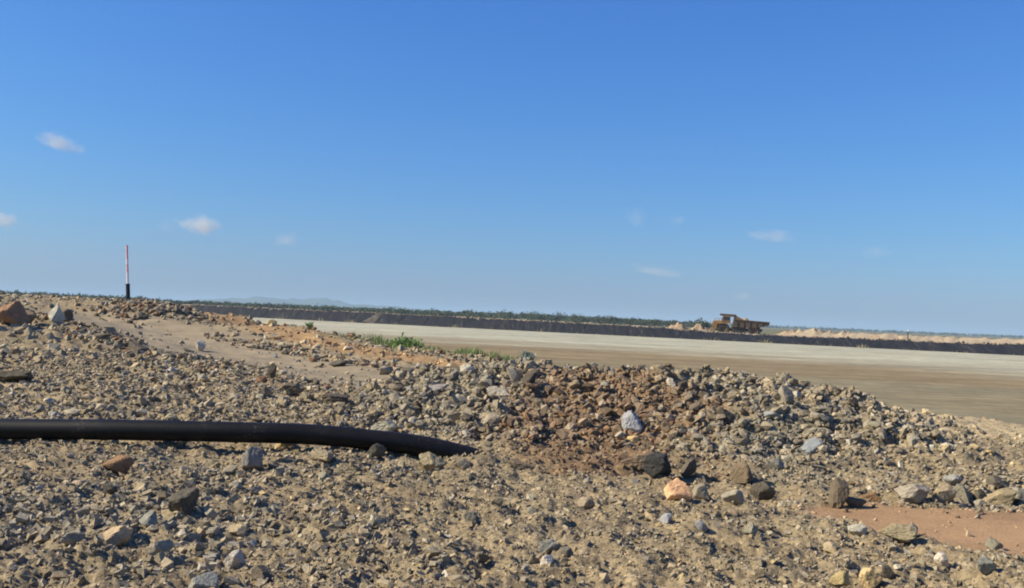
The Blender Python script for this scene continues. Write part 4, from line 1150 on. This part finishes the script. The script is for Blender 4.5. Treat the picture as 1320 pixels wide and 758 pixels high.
def woodland():
    rg = np.random.default_rng(901); V = []; C = []
    def put(px, d, H, W, n, leaf):
        v = crown_np(rg, W, H, n, leaf)
        V.append(v + np.array([(px - 660) / FPX * d, d, -1.1])); C.append(np.repeat(np.exp(rg.normal(rg.normal(0, .2), .2, (n, 1))) * np.ones((1, 3)), 4, 0))
    for k in range(4000):
        px = rg.uniform(-400, 915); d = rg.uniform(520, 1300)
        H = rg.uniform(4.4, 5.4) * (1 + d / 6000); W = H * rg.uniform(.6, .85)
        if px < 600: H *= .76 if px > 190 else .95
        if px > 600: H *= .9
        if px > 700: H *= 1 - .30 * (px - 700) / 215
        put(px, d, H, W, 56, 0.75 * (1 + d / 2500))
    for k in range(2400):
        d = rg.uniform(2600, 4600); put(rg.uniform(-200, 1520), d, rg.uniform(5, 6.5), rg.uniform(5, 9), 12, 5.0)
    V = np.concatenate(V); C = np.concatenate(C)
    link('woodland', mesh_np('woodland', V, np.arange(len(V)).reshape(-1, 4), ML_TREE, False, C), label='far dark green woodland along the horizon', cat='woodland', kind='stuff')
woodland()

# ------------------------------------------------------------------ clouds
def cloud(px, py, wpx, hpx, dens, seed, label, tilt=0):
    alb = 0.80 if dens > .015 else 0.80; dens *= 1 if dens > .015 else 0.75
    d = 5000.0; p = P(px, py, d); s_ = d / FPX
    m = bpy.data.materials.new('cloud_vapour'); m.use_nodes = True; n = m.node_tree.nodes; l = m.node_tree.links
    for nd in list(n):
        if nd.type == 'BSDF_PRINCIPLED': n.remove(nd)
    pv = n.new('ShaderNodeVolumePrincipled'); pv.inputs['Color'].default_value = (alb, alb, alb, 1); pv.inputs['Anisotropy'].default_value = 0.0
    tc = n.new('ShaderNodeTexCoord')
    ln = n.new('ShaderNodeVectorMath'); ln.operation = 'LENGTH'; l.new(tc.outputs['Object'], ln.inputs[0])
    mp = n.new('ShaderNodeMapping'); mp.inputs['Location'].default_value = (seed * 3.7, 0, 0); mp.inputs['Scale'].default_value = (1.6, 1.6, 0.9); l.new(tc.outputs['Object'], mp.inputs[0])
    nzn = noise_n(n, l, 1.1, 5, .62, mp.outputs[0])
    a = n.new('ShaderNodeMath'); a.operation = 'MULTIPLY_ADD'; l.new(nzn.outputs['Fac'], a.inputs[0]); a.inputs[1].default_value = 2.2; a.inputs[2].default_value = -0.38
    b = n.new('ShaderNodeMath'); b.operation = 'SUBTRACT'; l.new(a.outputs[0], b.inputs[0]); l.new(ln.outputs['Value'], b.inputs[1])
    c = n.new('ShaderNodeMath'); c.operation = 'MULTIPLY'; c.use_clamp = False; l.new(b.outputs[0], c.inputs[0]); c.inputs[1].default_value = dens
    mx = n.new('ShaderNodeMath'); mx.operation = 'MAXIMUM'; l.new(c.outputs[0], mx.inputs[0]); mx.inputs[1].default_value = 0
    l.new(mx.outputs[0], pv.inputs['Density'])
    l.new(pv.outputs[0], n['Material Output'].inputs['Volume'])
    v, f = ICO[3]
    o = link('cloud', mesh_np('cloud', v, f, m), label=label, cat='cloud', loc=p)
    W = wpx * s_ / 2 * 1.35
    o.scale = (W, W * .8, hpx * s_ / 2 * 1.35)
    o.rotation_euler = (0, R(tilt), 0)
cloud(78, 184, 54, 24, .016, 1, 'small bright cloud high at upper left', 9)
cloud(258, 290, 60, 24, .020, 2, 'brightest small cloud, above and right of the marker pole', 10)
cloud(4, 285, 38, 22, .022, 3, 'bright cloud cut by the left edge')
cloud(215, 290, 30, 18, .005, 4, 'faint wisp just left of the brightest cloud')
cloud(367, 309, 40, 20, .009, 5, 'faint cloud right of the brightest cloud')
cloud(820, 279, 30, 28, .006, 6, 'faint grey wisp right of the middle of the sky, left of another', -30)
cloud(875, 284, 30, 14, .006, 7, 'short faint grey wisp between two other wisps right of centre')
cloud(997, 304, 68, 16, .007, 8, 'longest faint grey wisp in the right half of the sky')
cloud(1130, 326, 40, 16, .005, 9, 'faint grey wisp furthest to the right')
cloud(848, 350, 76, 14, .006, 10, 'long faint grey wisp low above the horizon right of centre', 5)
cloud(957, 382, 24, 12, .014, 11, 'tiny pale cloud just above the dump truck')

# ------------------------------------------------------------------ haze: the air over the plain
def haze():
    m = bpy.data.materials.new('haze_air'); m.use_nodes = True; n = m.node_tree.nodes; l = m.node_tree.links
    for nd in list(n):
        if nd.type == 'BSDF_PRINCIPLED': n.remove(nd)
    pv = n.new('ShaderNodeVolumePrincipled'); pv.inputs['Color'].default_value = (0.47, 0.65, 0.82, 1); pv.inputs['Density'].default_value = 0.00014; pv.inputs['Anisotropy'].default_value = 0.0
    l.new(pv.outputs[0], n['Material Output'].inputs['Volume'])
    m.cycles.homogeneous_volume = True
    bm = bmesh.new(); bmesh.ops.create_cube(bm, size=1)
    o = link('haze', bm_mesh('haze', bm, m), label='thin blue haze over the plain', cat='haze', kind='stuff', loc=(0, 8000, 55))
    o.scale = (60000, 44000, 118)
haze()
